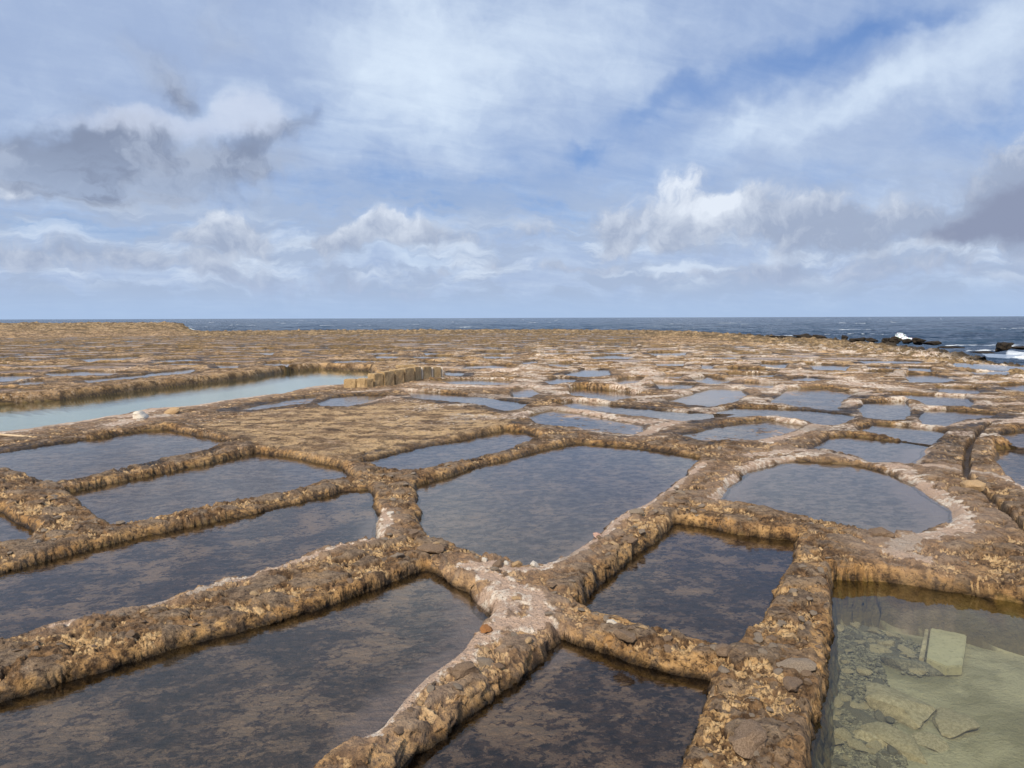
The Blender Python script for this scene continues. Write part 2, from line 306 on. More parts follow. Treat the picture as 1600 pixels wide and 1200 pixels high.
 ([(127,593),(187,589),(250,582),(300,576),(312,579),(275,586),(212,591),(162,596),(140,597)], -.06, .03, 'salty', 'the pan behind the turquoise pool', 'long thin bright pan directly behind the brown rim of the turquoise pool'),
 ([(335,569),(375,570),(370,575),(345,574)], -.05, .02, 'mud', 'a dark pan', 'small dark wet pan behind the turquoise pool, left of centre'),
 ([(372,551),(400,551),(430,550),(425,555),(400,553)], -.05, .02, 'pale', 'a distant pan', 'distant pale sliver of water behind the middle of the turquoise pool'),
 ([(415,567),(457,567),(450,572),(412,571)], -.05, .02, 'mud', 'a distant pan', 'small lilac-brown pan just behind the rim of the turquoise pool near its right end'),
 ([(495,631),(520,621),(562,617),(605,618),(580,626),(540,635),(510,635)], -.06, .03, 'mid', 'the pan behind the platform', 'blue-violet pan between the turquoise pool and the flat tan platform'),
 ([(632,612),(675,613),(720,617),(760,622),(825,631),(812,638),(790,641),(750,631),(700,626),(650,621)], -.08, .04, 'mid', 'the pan right of the block wall', 'long pale blue pan tapering left, behind the right part of the tan platform'),
 ([(670,595),(725,593),(800,595),(797,600),(775,602),(712,601)], -.03, .003, 'mud', 'a dark mud pan', 'dark brown nearly dry pan right of the cut stone block wall'),
 ([(697,581),(725,582),(720,586),(697,586)], -.06, .03, 'mid', 'a tiny pan', 'tiny bright patch of water touching the right end of the cut stone block wall'),
 ([(657,564),(695,567),(685,570),(660,569)], -.04, .01, 'pale', 'a white pan', 'white salty pan just behind the cut stone block wall'),
 ([(570,550),(612,550),(607,553),(575,554)], -.05, .02, 'pale', 'a distant pan', 'distant thin pale pan left of centre, the farther of a pair'),
 ([(585,556),(625,556),(617,560),(590,560)], -.05, .02, 'pale', 'a distant pan', 'distant thin pale pan left of centre, the nearer of a pair'),
 ([(662,551),(687,551),(682,555),(665,555)], -.05, .02, 'pale', 'a distant pan', 'tiny distant white pan above the cut stone block wall'),
 ([(750,550),(800,550),(800,553),(755,553)], -.05, .02, 'pale', 'a distant pan', 'farther of two thin white pans in the centre distance'),
 ([(755,556),(800,556),(797,560),(757,560)], -.05, .02, 'pale', 'a distant pan', 'nearer of two thin white pans in the centre distance'),
 ([(815,566),(837,563),(840,567),(820,570)], -.05, .02, 'mid', 'a distant pan', 'small distant blue pan just left of a round dark-rimmed basin'),
 ([(855,568),(895,567),(885,574),(860,573)], -.08, .01, 'mud', 'a round basin', 'round dark-rimmed brown basin in the centre distance'),
 ([(955,596),(980,591),(1010,591),(990,599),(970,600)], -.04, .004, 'patchy', 'a dark shallow pan', 'small dark shallow pan behind the leaf-shaped blue one'),
 ([(920,557),(960,555),(1000,557),(975,561),(930,561)], -.05, .02, 'pale', 'a distant pan', 'pale distant pan left of the farthest bright one'),
 ([(1022,590),(1040,586),(1067,587),(1062,592)], -.07, .005, 'mud', 'a muddy pan', 'muddy brown pan with a dark back rim left of the small diamond-shaped one'),
 ([(1020,598),(1087,601),(1080,606),(1032,606)], -.04, .004, 'patchy', 'a shallow pan', 'shallow broken patch of water in front of the muddy brown pan'),
 ([(800,610),(830,606),(845,612),(825,620),(800,620)], -.04, .003, 'mud', 'a muddy pan', 'nearly dry muddy pan left of the leaf-shaped one'),
 ([(370,641),(460,623),(500,619),(480,630),(400,639)], -.05, .003, 'mud', 'a muddy strip', 'narrow brown muddy strip along the near rim of the turquoise pool'),
]
PANTS = []
for (pts, zw, dep, kind, short, label) in PANS:
    P_ = np.array(pts, float); cen = P_.mean(0); W = []
    n = len(P_)
    rm = H * FPX / max(8, cen[1] - 496)
    if kind != 'turq' and 'leaf' not in label:
        if rm > 13: zw = max(zw, -.025)
        elif rm > 7.8: zw = max(zw, -.024)
    area = sum(P_[i][0] * P_[(i + 1) % n][1] - P_[(i + 1) % n][0] * P_[i][1] for i in range(n))
    for i in range(n):
        t = P_[(i + 1) % n] - P_[(i - 1) % n]
        nr = np.array([t[1], -t[0]]) * (1 if area > 0 else -1); nr /= (np.linalg.norm(nr) + 1e-9)   # outward
        near = float(sstep(-.35, .35, np.array(nr[1])))       # lower side of the outline = near rim
        z = zw * (1 - near)
        W.append(at(P_[i][0], P_[i][1], z)[:2])
    PANTS.append(dict(poly=np.array(W), zw=zw, dep=dep, kind=kind, short=short, label=label, water=True, group=None))

def sdf_poly(px, py, poly):
    d = np.full(px.shape, 1e9); inside = np.zeros(px.shape, bool); n = len(poly)
    for i in range(n):
        a = poly[i]; b = poly[(i + 1) % n]; e = b - a
        wx = px - a[0]; wy = py - a[1]
        t = np.clip((wx * e[0] + wy * e[1]) / (e @ e + 1e-12), 0, 1)
        d = np.minimum(d, (wx - e[0] * t) ** 2 + (wy - e[1] * t) ** 2)
        cnd = ((a[1] > py) != (b[1] > py))
        with np.errstate(divide='ignore', invalid='ignore'):
            xin = (b[0] - a[0]) * (py - a[1]) / (b[1] - a[1] + 1e-15) + a[0]
        inside ^= cnd & (px < xin)
    d = np.sqrt(d); return np.where(inside, d, -d)

# shore distance as a function of bearing (photo column)
EDGE_X = np.array([-9000, -1500, -300, 0, 270, 292, 300, 600, 850, 1000, 1075, 1200, 1300, 1375, 1470, 1550, 1600, 1700, 2300, 9000.])
EDGE_R = np.array([150, 150, 146, 140, 132, 124, 101, 99, 96, 92, 84, 63, 57, 50, 43, 36.5, 33.5, 32, 30, 28.])
def column(x, y): return 800 + FPX * x / np.maximum(y, 1e-3)
def edge_r(x, y):
    colm = np.where(y > 0.1, column(x, np.maximum(y, .1)), np.where(x > 0, 9000, -9000))
    e = np.interp(colm, EDGE_X, EDGE_R)
    return np.where(y < -1, 170, e)

# procedural far pans: jittered cells, clipped to polygons
def clip(poly, p, q):          # keep the side of the bisector nearer p
    m_ = (p + q) / 2; nn = q - p; outp = []
    for i in range(len(poly)):
        a = poly[i]; b = poly[(i + 1) % len(poly)]; da = (a - m_) @ nn; db = (b - m_) @ nn
        if da <= 0: outp.append(a)
        if da * db < 0: outp.append(a + (b - a) * (da / (da - db)))
    return outp
r2 = random.Random(5)
seeds = {}
ang = rad(-9); ca, sa = math.cos(ang), math.sin(ang)
for i in range(-50, 50):
    for j in range(3, 46):
        u = (i + .5 * (j % 2) + r2.uniform(-.33, .33)) * 2.3; v = (j + r2.uniform(-.32, .32)) * 2.0
        seeds[i, j] = np.array([u * ca - v * sa, u * sa + v * ca])
explicit = [p['poly'] for p in PANTS]
crack_px = [(1546, 660), (1537, 670), (1527, 682), (1517, 695), (1511, 708), (1511, 726), (1509, 742), (1526, 758), (1550, 781), (1575, 803), (1604, 832), (1660, 880)]
CRACK = [at(a, b, -.02)[:2] for a, b in crack_px]
for (i, j), s in seeds.items():
    r = np.hypot(*s); colm = column(s[0], s[1])
    er = float(edge_r(np.array(s[0]), np.array(s[1])))
    if s[1] < 10 or r < 14.5 or abs(colm - 800) > 1300: continue
    lim = min(er - 8, 76) if colm < 1000 else min(er * .62, 44)
    if r > lim: continue
    poly = [s + np.array(q) for q in ((-4, -4), (4, -4), (4, 4), (-4, 4))]
    for di in (-1, 0, 1):
        for dj in (-1, 0, 1):
            if (di or dj) and (i + di, j + dj) in seeds: poly = clip(poly, s, seeds[i + di, j + dj])
    # also more distant cells in the same rows
    for di in (-2, 2):
        if (i + di, j) in seeds: poly = clip(poly, s, seeds[i + di, j])
    poly = np.array(poly); cen = poly.mean(0)
    poly = cen + (poly - cen) * (1 - .22 / max(.8, np.sqrt(np.mean(np.sum((poly - cen) ** 2, 1)))))
    test = np.concatenate([poly, [cen], (poly + np.roll(poly, 1, 0)) / 2])
    bad = False
    for e in explicit:
        if e[:, 0].max() < test[:, 0].min() - .4 or e[:, 0].min() > test[:, 0].max() + .4 or e[:, 1].max() < test[:, 1].min() - .4 or e[:, 1].min() > test[:, 1].max() + .4: continue
        if sdf_poly(test[:, 0], test[:, 1], e).max() > -.22 or sdf_poly(e[:, 0], e[:, 1], poly).max() > -.22: bad = True; break
    if bad: continue
    wet = r2.random() < (.62 if colm > 640 else .48) and r < 68
    if 380 < colm < 880 and r < 17: continue
    PANTS.append(dict(poly=poly, zw=-.012 - .012 * r2.random(), dep=.02 if wet else r2.choice([-.0, .0, -.01]), kind=r2.choice(['pale', 'salty', 'pale', 'mud']) if colm > 700 else r2.choice(['pale', 'mud', 'dark', 'mud']), short='distant pans',
                      label=None, water=wet, group=None))
    reg = 'behind the turquoise pool' if colm < 560 else 'beyond the sawn block wall' if colm < 900 else 'behind the leaf-shaped pan' if colm < 1250 else 'towards the black shore boulders'
    dist_ = 'near' if r < 26 else 'middling' if r < 40 else 'farthest'
    PANTS[-1]['label'] = 'shallow %s pan among low tan rims %s' % ({'near': 'salt', 'middling': 'thin distant salt', 'farthest': 'tiny far-off salt'}[dist_], reg)
    PANTS[-1]['group'] = '%s shallow pans %s' % (dist_, reg)

# white and pink salt crusts: (photo polyline, width m, strength)
SALT = [([(735,885),(765,905),(800,925),(835,948),(852,965),(835,980),(790,982),(745,1002),(700,1035),(660,1068),(625,1100)], .068, 1.0),
        ([(770,925),(800,950),(770,968)], .09, .8),
        ([(612,1108),(598,1125),(580,1150)], .05, 1.0),
        ([(1099,725),(1066,751),(1016,786),(966,817),(930,846),(888,873),(850,892),(800,895),(770,886)], .044, 1.0),
        ([(850,893),(800,897),(765,882)], .05, 1.0),
        ([(1435,757),(1480,785),(1506,803),(1500,826),(1450,836),(1420,850),(1400,865),(1440,875)], .09, 1.0),
        ([(1160,735),(1200,718),(1290,708),(1400,730),(1445,758)], .10, .7),
        ([(1118,782),(1135,762),(1150,745)], .06, .8),
        ([(592,846),(530,860),(430,889),(387,903),(340,916),(280,933),(210,950),(130,970),(75,985)], .024, 1.0),
        ([(-100,690),(0,678),(60,668),(100,664),(170,650),(200,652),(235,640),(300,633),(400,620),(440,611),(475,607),(510,603),(540,600)], .16, .9),
        ([(175,665),(215,655),(260,650)], .16, .7),
        ([(600,805),(607,818),(600,832)], .035, 1.0),
        ([(590,800),(594,838)], .05, .6),
        ([(1445,700),(1435,714),(1422,727),(1470,733),(1540,742)], .07, 1.0),
        ([(880,640),(940,650),(1010,662),(1050,655)], .12, .8), ([(1000,680),(1040,665),(1070,655)], .12, .9),
        ([(905,672),(950,679),(990,682)], .06, .6),
        ([(1200,692),(1240,680),(1285,664)], .11, .8), ([(1170,712),(1230,706),(1290,704)], .09, .7),
        ([(1130,648),(1200,653),(1250,664)], .10, .7),
        ([(660,602),(720,604),(790,606),(805,600)], .20, .85), ([(697,575),(760,574),(800,580)], .3, .8), ([(560,612),(620,609),(650,612)], .12, .7), ([(570,630),(610,622),(650,618)], .12, .7),
        ([(1100,625),(1150,603),(1200,598)], .25, .7), ([(1200,615),(1230,603)], .2, .7), ([(1000,583),(1040,590),(990,597)], .3, .7), ([(850,605),(820,600),(860,612)], .25, .6),
        ([(1470,668),(1540,658),(1600,655)], .08, .8), ([(1556,746),(1580,752),(1600,765)], .05, .8), ([(1310,600),(1400,606),(1450,612)], .25, .55), ([(1320,590),(1345,600)], .2, .6),
        ([(0,600),(60,590),(130,585),(250,572)], .3, .45)]
SALTW = [([at(a, b, -.01)[:2] for a, b in pl], w, s) for pl, w, s in SALT]
# platform (flat tan slab) outline
PLAT = np.array([at(a, b)[:2] for a, b in [(300,668),(420,640),(520,638),(620,628),(720,634),(815,655),(800,668),(700,690),(560,722),(470,708),(380,690)]])

def dist_line(x, y, pl):
    d = np.full(x.shape, 1e9); tt = np.zeros(x.shape)
    for a, b in zip(pl[:-1], pl[1:]):
        e = b - a; t = np.clip(((x - a[0]) * e[0] + (y - a[1]) * e[1]) / (e @ e), 0, 1)
        d = np.minimum(d, np.hypot(x - a[0] - e[0] * t, y - a[1] - e[1] * t))
    return d

def terrain(x, y):
    """height and material masks of the rock shelf"""
    r = np.hypot(x, y); N = x.shape
    wx = fbm(x * 1.9, y * 1.9, 2, 3) * .034
    wy = fbm(x * 1.9 + 50, y * 1.9, 2, 5) * .034
    far = sstep(12, 30, r); wx *= 1 + .3 * far; wy *= 1 + .3 * far
    # --- salt
    salt = np.zeros(N); halo = np.zeros(N)
    sn = fbm(x * 9, y * 9, 3, 21)
    for pl, w, s in SALTW:
        A = np.array(pl); m = (x > A[:, 0].min() - 1) & (x < A[:, 0].max() + 1) & (y > A[:, 1].min() - 1) & (y < A[:, 1].max() + 1)
        idx = np.nonzero(m)[0]
        if not len(idx): continue
        d = dist_line(x[idx] + wx[idx], y[idx] + wy[idx], pl)
        halo[idx] = np.maximum(halo[idx], s * (1 - sstep(w * .3, w * 5 + .05, d + sn[idx] * w)))
        salt[idx] = np.maximum(salt[idx], s * (1 - sstep(w * .45, w * 1.5, d + sn[idx] * w * 1.1)))
    fcol = column(x, np.maximum(y, .1))
    fs = sstep(8, 13, r) * (1 - sstep(38, 60, r)) * (.35 + .65 * sstep(500, 900, fcol)) * (y > 0)
    salt = np.maximum(salt, fs * sstep(.02, .30, fbm(x * .9, y * 1.3, 3, 31) + .10) * .65)
    # --- pools
    best = np.full(N, -9.0); pid = np.full(N, -1); lift = np.zeros(N); zw = np.full(N, -9.0); dep = np.zeros(N); C = np.zeros(N + (4,)); second = np.full(N, -9.0)
    X = x + wx; Y = y + wy
    for pi, p in enumerate(PANTS):
        A = p['poly']; mg = .7
        idx = np.nonzero((x > A[:, 0].min() - mg) & (x < A[:, 0].max() + mg) & (y > A[:, 1].min() - mg) & (y < A[:, 1].max() + mg))[0]
        if not len(idx): continue
        s = sdf_poly(X[idx], Y[idx], A)
        cy_, hy_ = A[:, 1].mean(), (A[:, 1].max() - A[:, 1].min()) / 2
        if cy_ > 7.5 and A[:, 1].max() < 70:           # the pans step up gently inland: the back rim stands a little higher
            lf = (.018 + .032 * ((pi * 37) % 10) / 10) * sstep(.25, .80, (y[idx] - cy_) / hy_) * sstep(-.42, -.14, s) * (s < .2)
            lift[idx] = np.maximum(lift[idx], lf)
        b = s > best[idx]; ii = idx[b]
        best[ii] = s[b]; pid[ii] = pi; zw[ii] = p['zw']; dep[ii] = p['dep']; C[ii] = KIND[p['kind']]
    # --- wall
    soft = fbm(x * 3, y * 3, 2, 44)
    w = .050 + .02 * soft + .05 * salt + .035 * far
    w = np.maximum(w, np.minimum(r * r / 1650, .055) * 1.35)            # never steeper than the mesh can carry
    w = np.where(C[:, 2] > .9, .07, w); w = np.where((C[:, 2] > .6) & (C[:, 2] < .9), .30, w)
    tb_ = np.clip((best / w + 1.0) / 1.35, 0, 1)
    chip = fbm(x * 4.5, y * 4.5, 1, 92) * .014
    b = .12 * tb_ ** 2 + .88 * sstep(-.72, .42, (best + chip * (1 - far)) / w)      # flat top, chipped steep side
    b = np.where(C[:, 2] > .9, sstep(-.7, .4, best / w), b)
    isf = sstep(.12, .45, best / w)
    # --- relief of the bare rock
    big = fbm(x * .35, y * .35, 3, 1) * .035 + fbm(x * 1.3, y * 1.3, 3, 2) * .02
    f1, f2, cid = worley(x * 9 + 2 * fbm(x * 6, y * 6, 2, 71), y * 9, 4)
    f1b, f2b, cidb = worley(x * 22, y * 22 + fbm(x * 9, y * 9, 2, 72), 8)
    stony = sstep(-.05, .25, fbm(x * 1.7, y * 1.7, 3, 12) + .08)
    lump = np.sqrt(np.clip(1 - (f1 / .62) ** 2, 0, 1)); lumpb = np.sqrt(np.clip(1 - (f1b / .62) ** 2, 0, 1))
    f0, _f, cid0 = worley(x * 5.2 + fbm(x * 4, y * 4, 2, 78), y * 5.2, 24)
    lump0 = np.sqrt(np.clip(1 - (f0 / .58) ** 2, 0, 1)) * sstep(.40, .50, cid0) * (1 - far)
    smooth0 = sstep(.25, .6, lump0)
    h1, _h2, _h3 = worley(x * 30 + 40, y * 30 + fbm(x * 15, y * 15, 2, 76), 14)
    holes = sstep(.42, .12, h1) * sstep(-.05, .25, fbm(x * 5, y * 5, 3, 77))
    knob = (lump * .020 * stony + lumpb * .012 * (.35 + .65 * stony)) * (1 - .7 * smooth0) + lump0 * .024
    med = fbm(x * 14, y * 14, 4, 15, .65) * .022 * (1 - .55 * smooth0)
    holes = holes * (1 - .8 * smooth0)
    nearf = 1 - sstep(7, 14, r)
    fine = fbm(x * 45, y * 45, 3, 18, .65) * .013 * (.45 + .55 * (1 - smooth0)) * nearf + fbm(x * 45, y * 45, 1, 18) * .005 * (1 - nearf) - holes * .017
    tn = fbm(x * 2.6 + 9, y * 2.6, 4, 25, .6) + .035
    spong = np.maximum(sstep(.02, .12, tn), sstep(.17, .28, fbm(x * 8, y * 8 + 30, 3, 29)) * .8) * (1 - salt) * (1 - smooth0)                       # eroded tan patches
    rg = ridged(x * 19 + fbm(x * 30, y * 30, 2, 62), y * 19, 2, 28)  # filigree of thin walls
    pits = np.clip(rg, 0, 1)
    fil = sstep(.52, .80, rg)
    detail = knob * (1 - .7 * spong) + med * (1 + .5 * spong) + fine - spong * .014 * (1 - fil)
    cut = sstep(-1.0, -.5, best / w + soft * 1.2) * (1 - isf) * (1 - salt)      # the sawn pan walls are smoother
    plat = np.clip(sdf_poly(X, Y, PLAT) * 4 + .3, 0, 1)
    karst = sstep(.62, .80, r / np.maximum(edge_r(x, y), 1)) * (y > 0)
    detail = detail * (1 - .5 * sstep(6.5, 13, r))
    detail = detail * (1 - .75 * cut) * (1 - .65 * salt) * (1 - .35 * plat)
    top = big * (1 - .5 * plat) + detail + lift * (1 + .6 * soft)
    # wavy strata and blocky weathering further off
    lg = fbm(x * .55, y * .9, 4, 33, .55) * 5; lgf = np.floor(lg); lg = lgf + sstep(.35, .65, lg - lgf)
    calm = 1 - (.55 + .22 * sstep(20, 32, r)) * sstep(-1.0, -.30, best)
    top = top + calm * far * (lg * .030 + fbm(x * 1.1, y * 1.6, 4, 34, .6) * .08 + np.abs(fbm(x * 3, y * 3, 3, 36)) * .09)
    top = top + karst * (np.abs(fbm(x * .8, y * .8, 5, 51, .7)) * .50 - .06)
    # rims beside the pools are rounded
    top = top - .008 * sstep(-.10, 0, best) * (1 - far)
    fn = fbm(x * 7, y * 7, 4, 41, .6)
    floor = zw - dep + fn * np.where(dep < .012, .011, .010) * np.where(C[:, 2] > .5, .0, 1) + fbm(x * 1.1, y * 1.1, 2, 47) * np.where(dep < .012, .006, .008)
    floor = np.where(dep <= .002, zw + .004 + fn * .006, floor)
    z = top + (floor - top) * b
    # little lip of salt standing in the water on soft rims
    wl = z - zw
    wband = .034 + .012 * sstep(7, 12, r) + np.where((C[:, 2] > .6) & (C[:, 2] < .9), .10, 0)
    wet = (1 - sstep(wband * .2, wband + .03 * (sn + .3), wl)) * (best > -.35) * (1 - .9 * salt) * sstep(-.075, -.02, wl)  # algae band that also carries painted shade under the rims
    isf = np.maximum(isf, sstep(-.03, -.075, wl) * (best > -.3))
    # --- left headland and shore edge
    er = edge_r(x, y) + fbm(x * .15, y * .15, 3, 55) * 3.0
    z = z + (.88 + fbm(x * .12, y * .12, 4, 60) * .35) * sstep(86, 112, r) * sstep(306, 270, fcol + fbm(x * .3, y * .3, 3, 57) * 26) * (y > 0)
    slope = sstep(1200, 1600, fcol) * (y > 0)
    z = z - slope * .25 * sstep(.6, 1, r / er)
    edge = sstep(0, 1.6, r - er)
    z = z + (-3.2 - z) * edge
    shore = sstep(4.5, .5, er - r) * sstep(1020, 1230, fcol + fbm(x, y, 2, 58) * 60) * (y > 0)
    shore = np.maximum(shore, .35 * karst * sstep(.05, .3, fbm(x * .5, y * .5, 3, 59)))
    # --- the fissure
    idx = np.nonzero((x > 2.5) & (x < 9) & (y > 3.5) & (y < 16))[0]
    if len(idx):
        d = dist_line(x[idx] + .3 * wx[idx], y[idx] + .3 * wy[idx], CRACK)
        wdt = .034 + .015 * soft[idx]
        k = 1 - sstep(wdt * .75, wdt * 1.25, d)
        # the rock swells on both sides of it
        z[idx] += .015 * np.exp(-((d - .28) / .16) ** 2) * (1 - b[idx])
        cd_ = -.24 + .17 * sstep(6.8, 7.8, np.hypot(x[idx], y[idx]))
        z[idx] = z[idx] + (np.minimum(z[idx], cd_) - z[idx]) * k
        wet[idx] = np.maximum(wet[idx], k * .9)  # darkens the inside of the crack
        salt[idx] *= 1 - k
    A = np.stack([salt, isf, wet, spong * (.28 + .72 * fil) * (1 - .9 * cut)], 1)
    stone = stony * lump * (1 - spong)
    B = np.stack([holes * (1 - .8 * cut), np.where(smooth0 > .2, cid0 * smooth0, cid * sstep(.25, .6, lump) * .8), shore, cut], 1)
    D = np.stack([plat, karst, halo, far], 1)
    terrain.pid = pid
    return z, A, B, C, D, best

def mesh_from(name, v, quads, mat, smooth=True):
    me = bpy.data.meshes.new(name)
    me.vertices.add(len(v)); me.vertices.foreach_set('co', np.ascontiguousarray(v, dtype=np.float32).ravel())
    n = len(quads); k = quads.shape[1]
    me.loops.add(n * k); me.loops.foreach_set('vertex_index', quads.astype(np.int32).ravel())
    me.polygons.add(n); me.polygons.foreach_set('loop_start', np.arange(0, n * k, k, dtype=np.int32))
    me.polygons.foreach_set('loop_total', np.full(n, k, np.int32))
    me.update(calc_edges=True)
    if smooth: me.polygons.foreach_set('use_smooth', np.ones(n, bool))
    me.materials.append(mat); return me
def grid_quads(nr, nc, wrap=False):
    i = np.arange(nr - 1)[:, None] * nc; cc = nc if wrap else nc - 1; j = np.arange(cc)[None, :]
    j2 = (j + 1) % nc
    return np.stack([i + j, i + j2, i + nc + j2, i + nc + j], 2).reshape(-1, 4)
def tag(o, label=None, cat=None, group=None, kind=None):
    if label: o['label'] = label
    if cat: o['category'] = cat
    if group: o['group'] = group
    if kind: o['kind'] = kind
    return o
def link(name, me, parent=None):
    o = bpy.data.objects.new(name, me); scene.collection.objects.link(o)
    if parent: o.parent = parent
    return o
def new_mat(name):
    m = bpy.data.materials.new(name); m.use_nodes = True; nt = m.node_tree; nt.nodes.clear()
    o = nt.nodes.new('ShaderNodeOutputMaterial'); return m, G(nt), o
def principled(gg, o, col, rough, bump=None, spec=None):
    p = gg.n.new('ShaderNodeBsdfPrincipled'); gg.put(p.inputs['Base Color'], col if not isinstance(col, tuple) else col + (1,))
    gg.put(p.inputs['Roughness'], rough)
    if spec is not None: gg.put(p.inputs['Specular IOR Level'], spec)
    if bump: gg.l.new(bump, p.inputs['Normal'])
    gg.l.new(p.outputs[0], o.inputs[0]); return p
def bumpn(gg, h, strength, dist):
    b = gg.n.new('ShaderNodeBump'); gg.put(b.inputs['Strength'], strength); b.inputs['Distance'].default_value = dist
    gg.l.new(h, b.inputs['Height']); return b.outputs[0]

# ------------------------------------------------------------------ rock material
def rock_material():
    m, q, o = new_mat('limestone')
    geo = q.n.new('ShaderNodeNewGeometry'); pos = geo.outputs['Position']
    def attr(nm):
        a = q.n.new('ShaderNodeAttribute'); a.attribute_name = nm
        s = q.n.new('ShaderNodeSeparateColor'); q.l.new(a.outputs['Color'], s.inputs[0])
        return s.outputs[0], s.outputs[1], s.outputs[2], a.outputs['Alpha']
    salt, flo, wet, tan = attr('A'); pits, cid, shore, cut = attr('B'); fdark, fpink, fgreen, fpurp = attr('C'); plat, karst, halo, far = attr('D')
    n1 = q.noise(pos, 3.0, 5, .6); n2 = q.noise(pos, 16, 5, .65); n3 = q.noise(pos, 75, 4, .6); n4 = q.noise(pos, 0.6, 4, .6)
    brown = q.mix(q.ss(n2, .35, .68), (.075, .042, .021), (.31, .185, .09))
    brown = q.mix(q.ss(n1, .52, .70), brown, (.50, .31, .145))
    greyb = q.mix(q.ss(n2, .3, .7), (.14, .10, .07), (.33, .25, .17))
    col = q.mix(q.mul(q.ss(cid, .25, .8), .8), brown, greyb)
    tanc = q.mix(q.ss(n2, .35, .65), (.50, .31, .14), (.72, .51, .275))
    thr = q.add(tan, q.mul(q.sub(n3, .5), .9))
    col = q.mix(q.ss(pits, .25, .8, 0, .9), col, (.035, .020, .012))  # shade painted into the holes as near-black colour
    col = q.mix(q.ss(thr, .26, .62), col, tanc)
    cutc = q.mix(q.ss(n1, .35, .65), (.40, .225, .088), (.62, .385, .165))
    strat = q.noise(q.tmap(pos, (0, 0, 0), 0, (1, 1, .12)), 9, 4, .6)
    cutc = q.mix(q.ss(strat, .55, .70), cutc, (.2, .125, .065))
    col = q.mix(q.mul(cut, q.ss(n2, .36, .60)), col, cutc)
    # far rock: dusty tan with pinkish and dark ledges
    farc = q.mix(q.ss(q.noise(q.tmap(pos, (0, 0, 0), 0, (1.6, .8, 1)), 1.6, 5, .65), .38, .62), (.14, .085, .042), (.62, .42, .22))
    farc = q.mix(q.ss(n4, .50, .66, 0, .7), farc, (.62, .46, .33))
    col = q.mix(q.mul(far, .75), col, farc)
    plc = q.mix(q.ss(q.noise(q.tmap(pos, (0, 0, 0), 0, (1.8, 1, 1)), 2.6, 6, .68), .40, .56), (.19, .12, .065), (.60, .415, .22))
    col = q.mix(q.mul(plat, .8), col, plc)
    kc = q.mix(q.ss(q.add(q.mul(n1, .4), q.mul(n4, .6)), .40, .58), (.09, .065, .032), (.46, .325, .165))
    col = q.mix(q.mul(karst, .8), col, kc)
    # weathering blotches that still read in the middle distance
    mid_ = q.noise(pos, 4.5, 6, .74, .6)
    farther = q.ss(q.vm('LENGTH', pos), 6.0, 11.0)
    col = q.mix(q.mul(farther, q.ss(mid_, .50, .41, 0, .85)), col, (.075, .045, .024))
    col = q.mix(q.mul(farther, q.ss(mid_, .56, .66, 0, .55)), col, (.68, .50, .35))
    wide = q.noise(q.tmap(pos, (0, 0, 0), 0, (1.6, 1, 1)), .55, 6, .70, .4)
    col = q.mix(q.mul(q.ss(q.vm('LENGTH', pos), 20.0, 45.0), q.ss(wide, .50, .40, 0, .72)), col, (.10, .072, .036))
    # pale lichen and mineral flecks, brown organic specks doubling as painted pit shade
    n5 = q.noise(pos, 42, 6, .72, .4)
    col = q.mix(q.ss(n5, .58, .70, 0, .55), col, (.56, .42, .27))
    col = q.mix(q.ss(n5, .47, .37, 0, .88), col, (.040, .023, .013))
    col = q.mix(q.ss(n3, .66, .76, 0, .5), col, (.60, .48, .35))
    # salt crust
    sc = q.mix(q.ss(q.sub(q.add(n2, q.mul(q.sub(n1, .5), .9)), q.ss(salt, .6, 1.0, 0, .10)), .45, .60), (.55, .40, .30), (.78, .69, .58))
    sc = q.mix(q.ss(n4, .50, .62, 0, .7), sc, (.40, .34, .28))
    sc = q.mix(q.ss(n3, .44, .35, 0, .8), sc, (.20, .13, .08))
    sf = q.add(salt, q.mul(q.sub(n2, .5), 1.9))
    col = q.mix(q.mul(halo, .35), col, (.52, .37, .27))
    col = q.mix(q.ss(sf, .30, .68, 0, .95), col, sc)
    # pan floors
    vein = q.noise(q.tmap(pos, (0, 0, 0), rad(20), (1.3, 1, 1)), 11.0, 7, .70, .4)
    patch = q.noise(pos, 2.2, 5, .6, .5)
    vfine = q.noise(q.tmap(pos, (0, 0, 0), rad(20), (1.3, 1, 1)), 34.0, 5, .70, .6)
    vm_ = q.add(q.add(q.mul(vein, .54), q.mul(vfine, .46)), q.mul(q.sub(patch, .5), .42))
    dark = q.mix(q.ss(n2, .35, .65), (.034, .022, .015), (.14, .088, .055))
    dark = q.mix(q.mul(fpurp, q.ss(patch, .45, .62)), dark, (.13, .065, .045))
    veinc = q.mix(q.ss(patch, .4, .65), (.27, .175, .11), (.56, .385, .23))
    fl = q.mix(q.ss(vm_, .478, .540), dark, veinc)
    fl = q.mix(q.ss(vfine, .60, .72, 0, .6), fl, (.46, .37, .27))
    fl = q.mix(q.ss(vfine, .42, .32, 0, .6), fl, (.02, .017, .015))
    pinkc = q.mix(q.ss(vein, .40, .62), (.19, .155, .14), (.60, .50, .44))
    fl = q.mix(q.mul(q.sub(1.0, fdark), .75), fl, pinkc)
    # dry pale floors
    fl = q.mix(q.mul(fpink, .55), fl, pinkc)
    sand = q.mix(q.ss(q.noise(pos, 2.3, 5, .6, .8), .38, .62), (.40, .37, .22), (.68, .64, .43))
    sand = q.mix(q.ss(fgreen, .95, .85), sand, (.74, .78, .70))
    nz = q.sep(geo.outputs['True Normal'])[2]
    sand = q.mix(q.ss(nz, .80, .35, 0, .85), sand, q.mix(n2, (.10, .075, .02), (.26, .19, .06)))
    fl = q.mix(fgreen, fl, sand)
    fl = q.mix(q.ss(q.add(halo, q.mul(q.sub(vein, .5), .6)), .05, .8, 0, .9), fl, (.56, .44, .37))
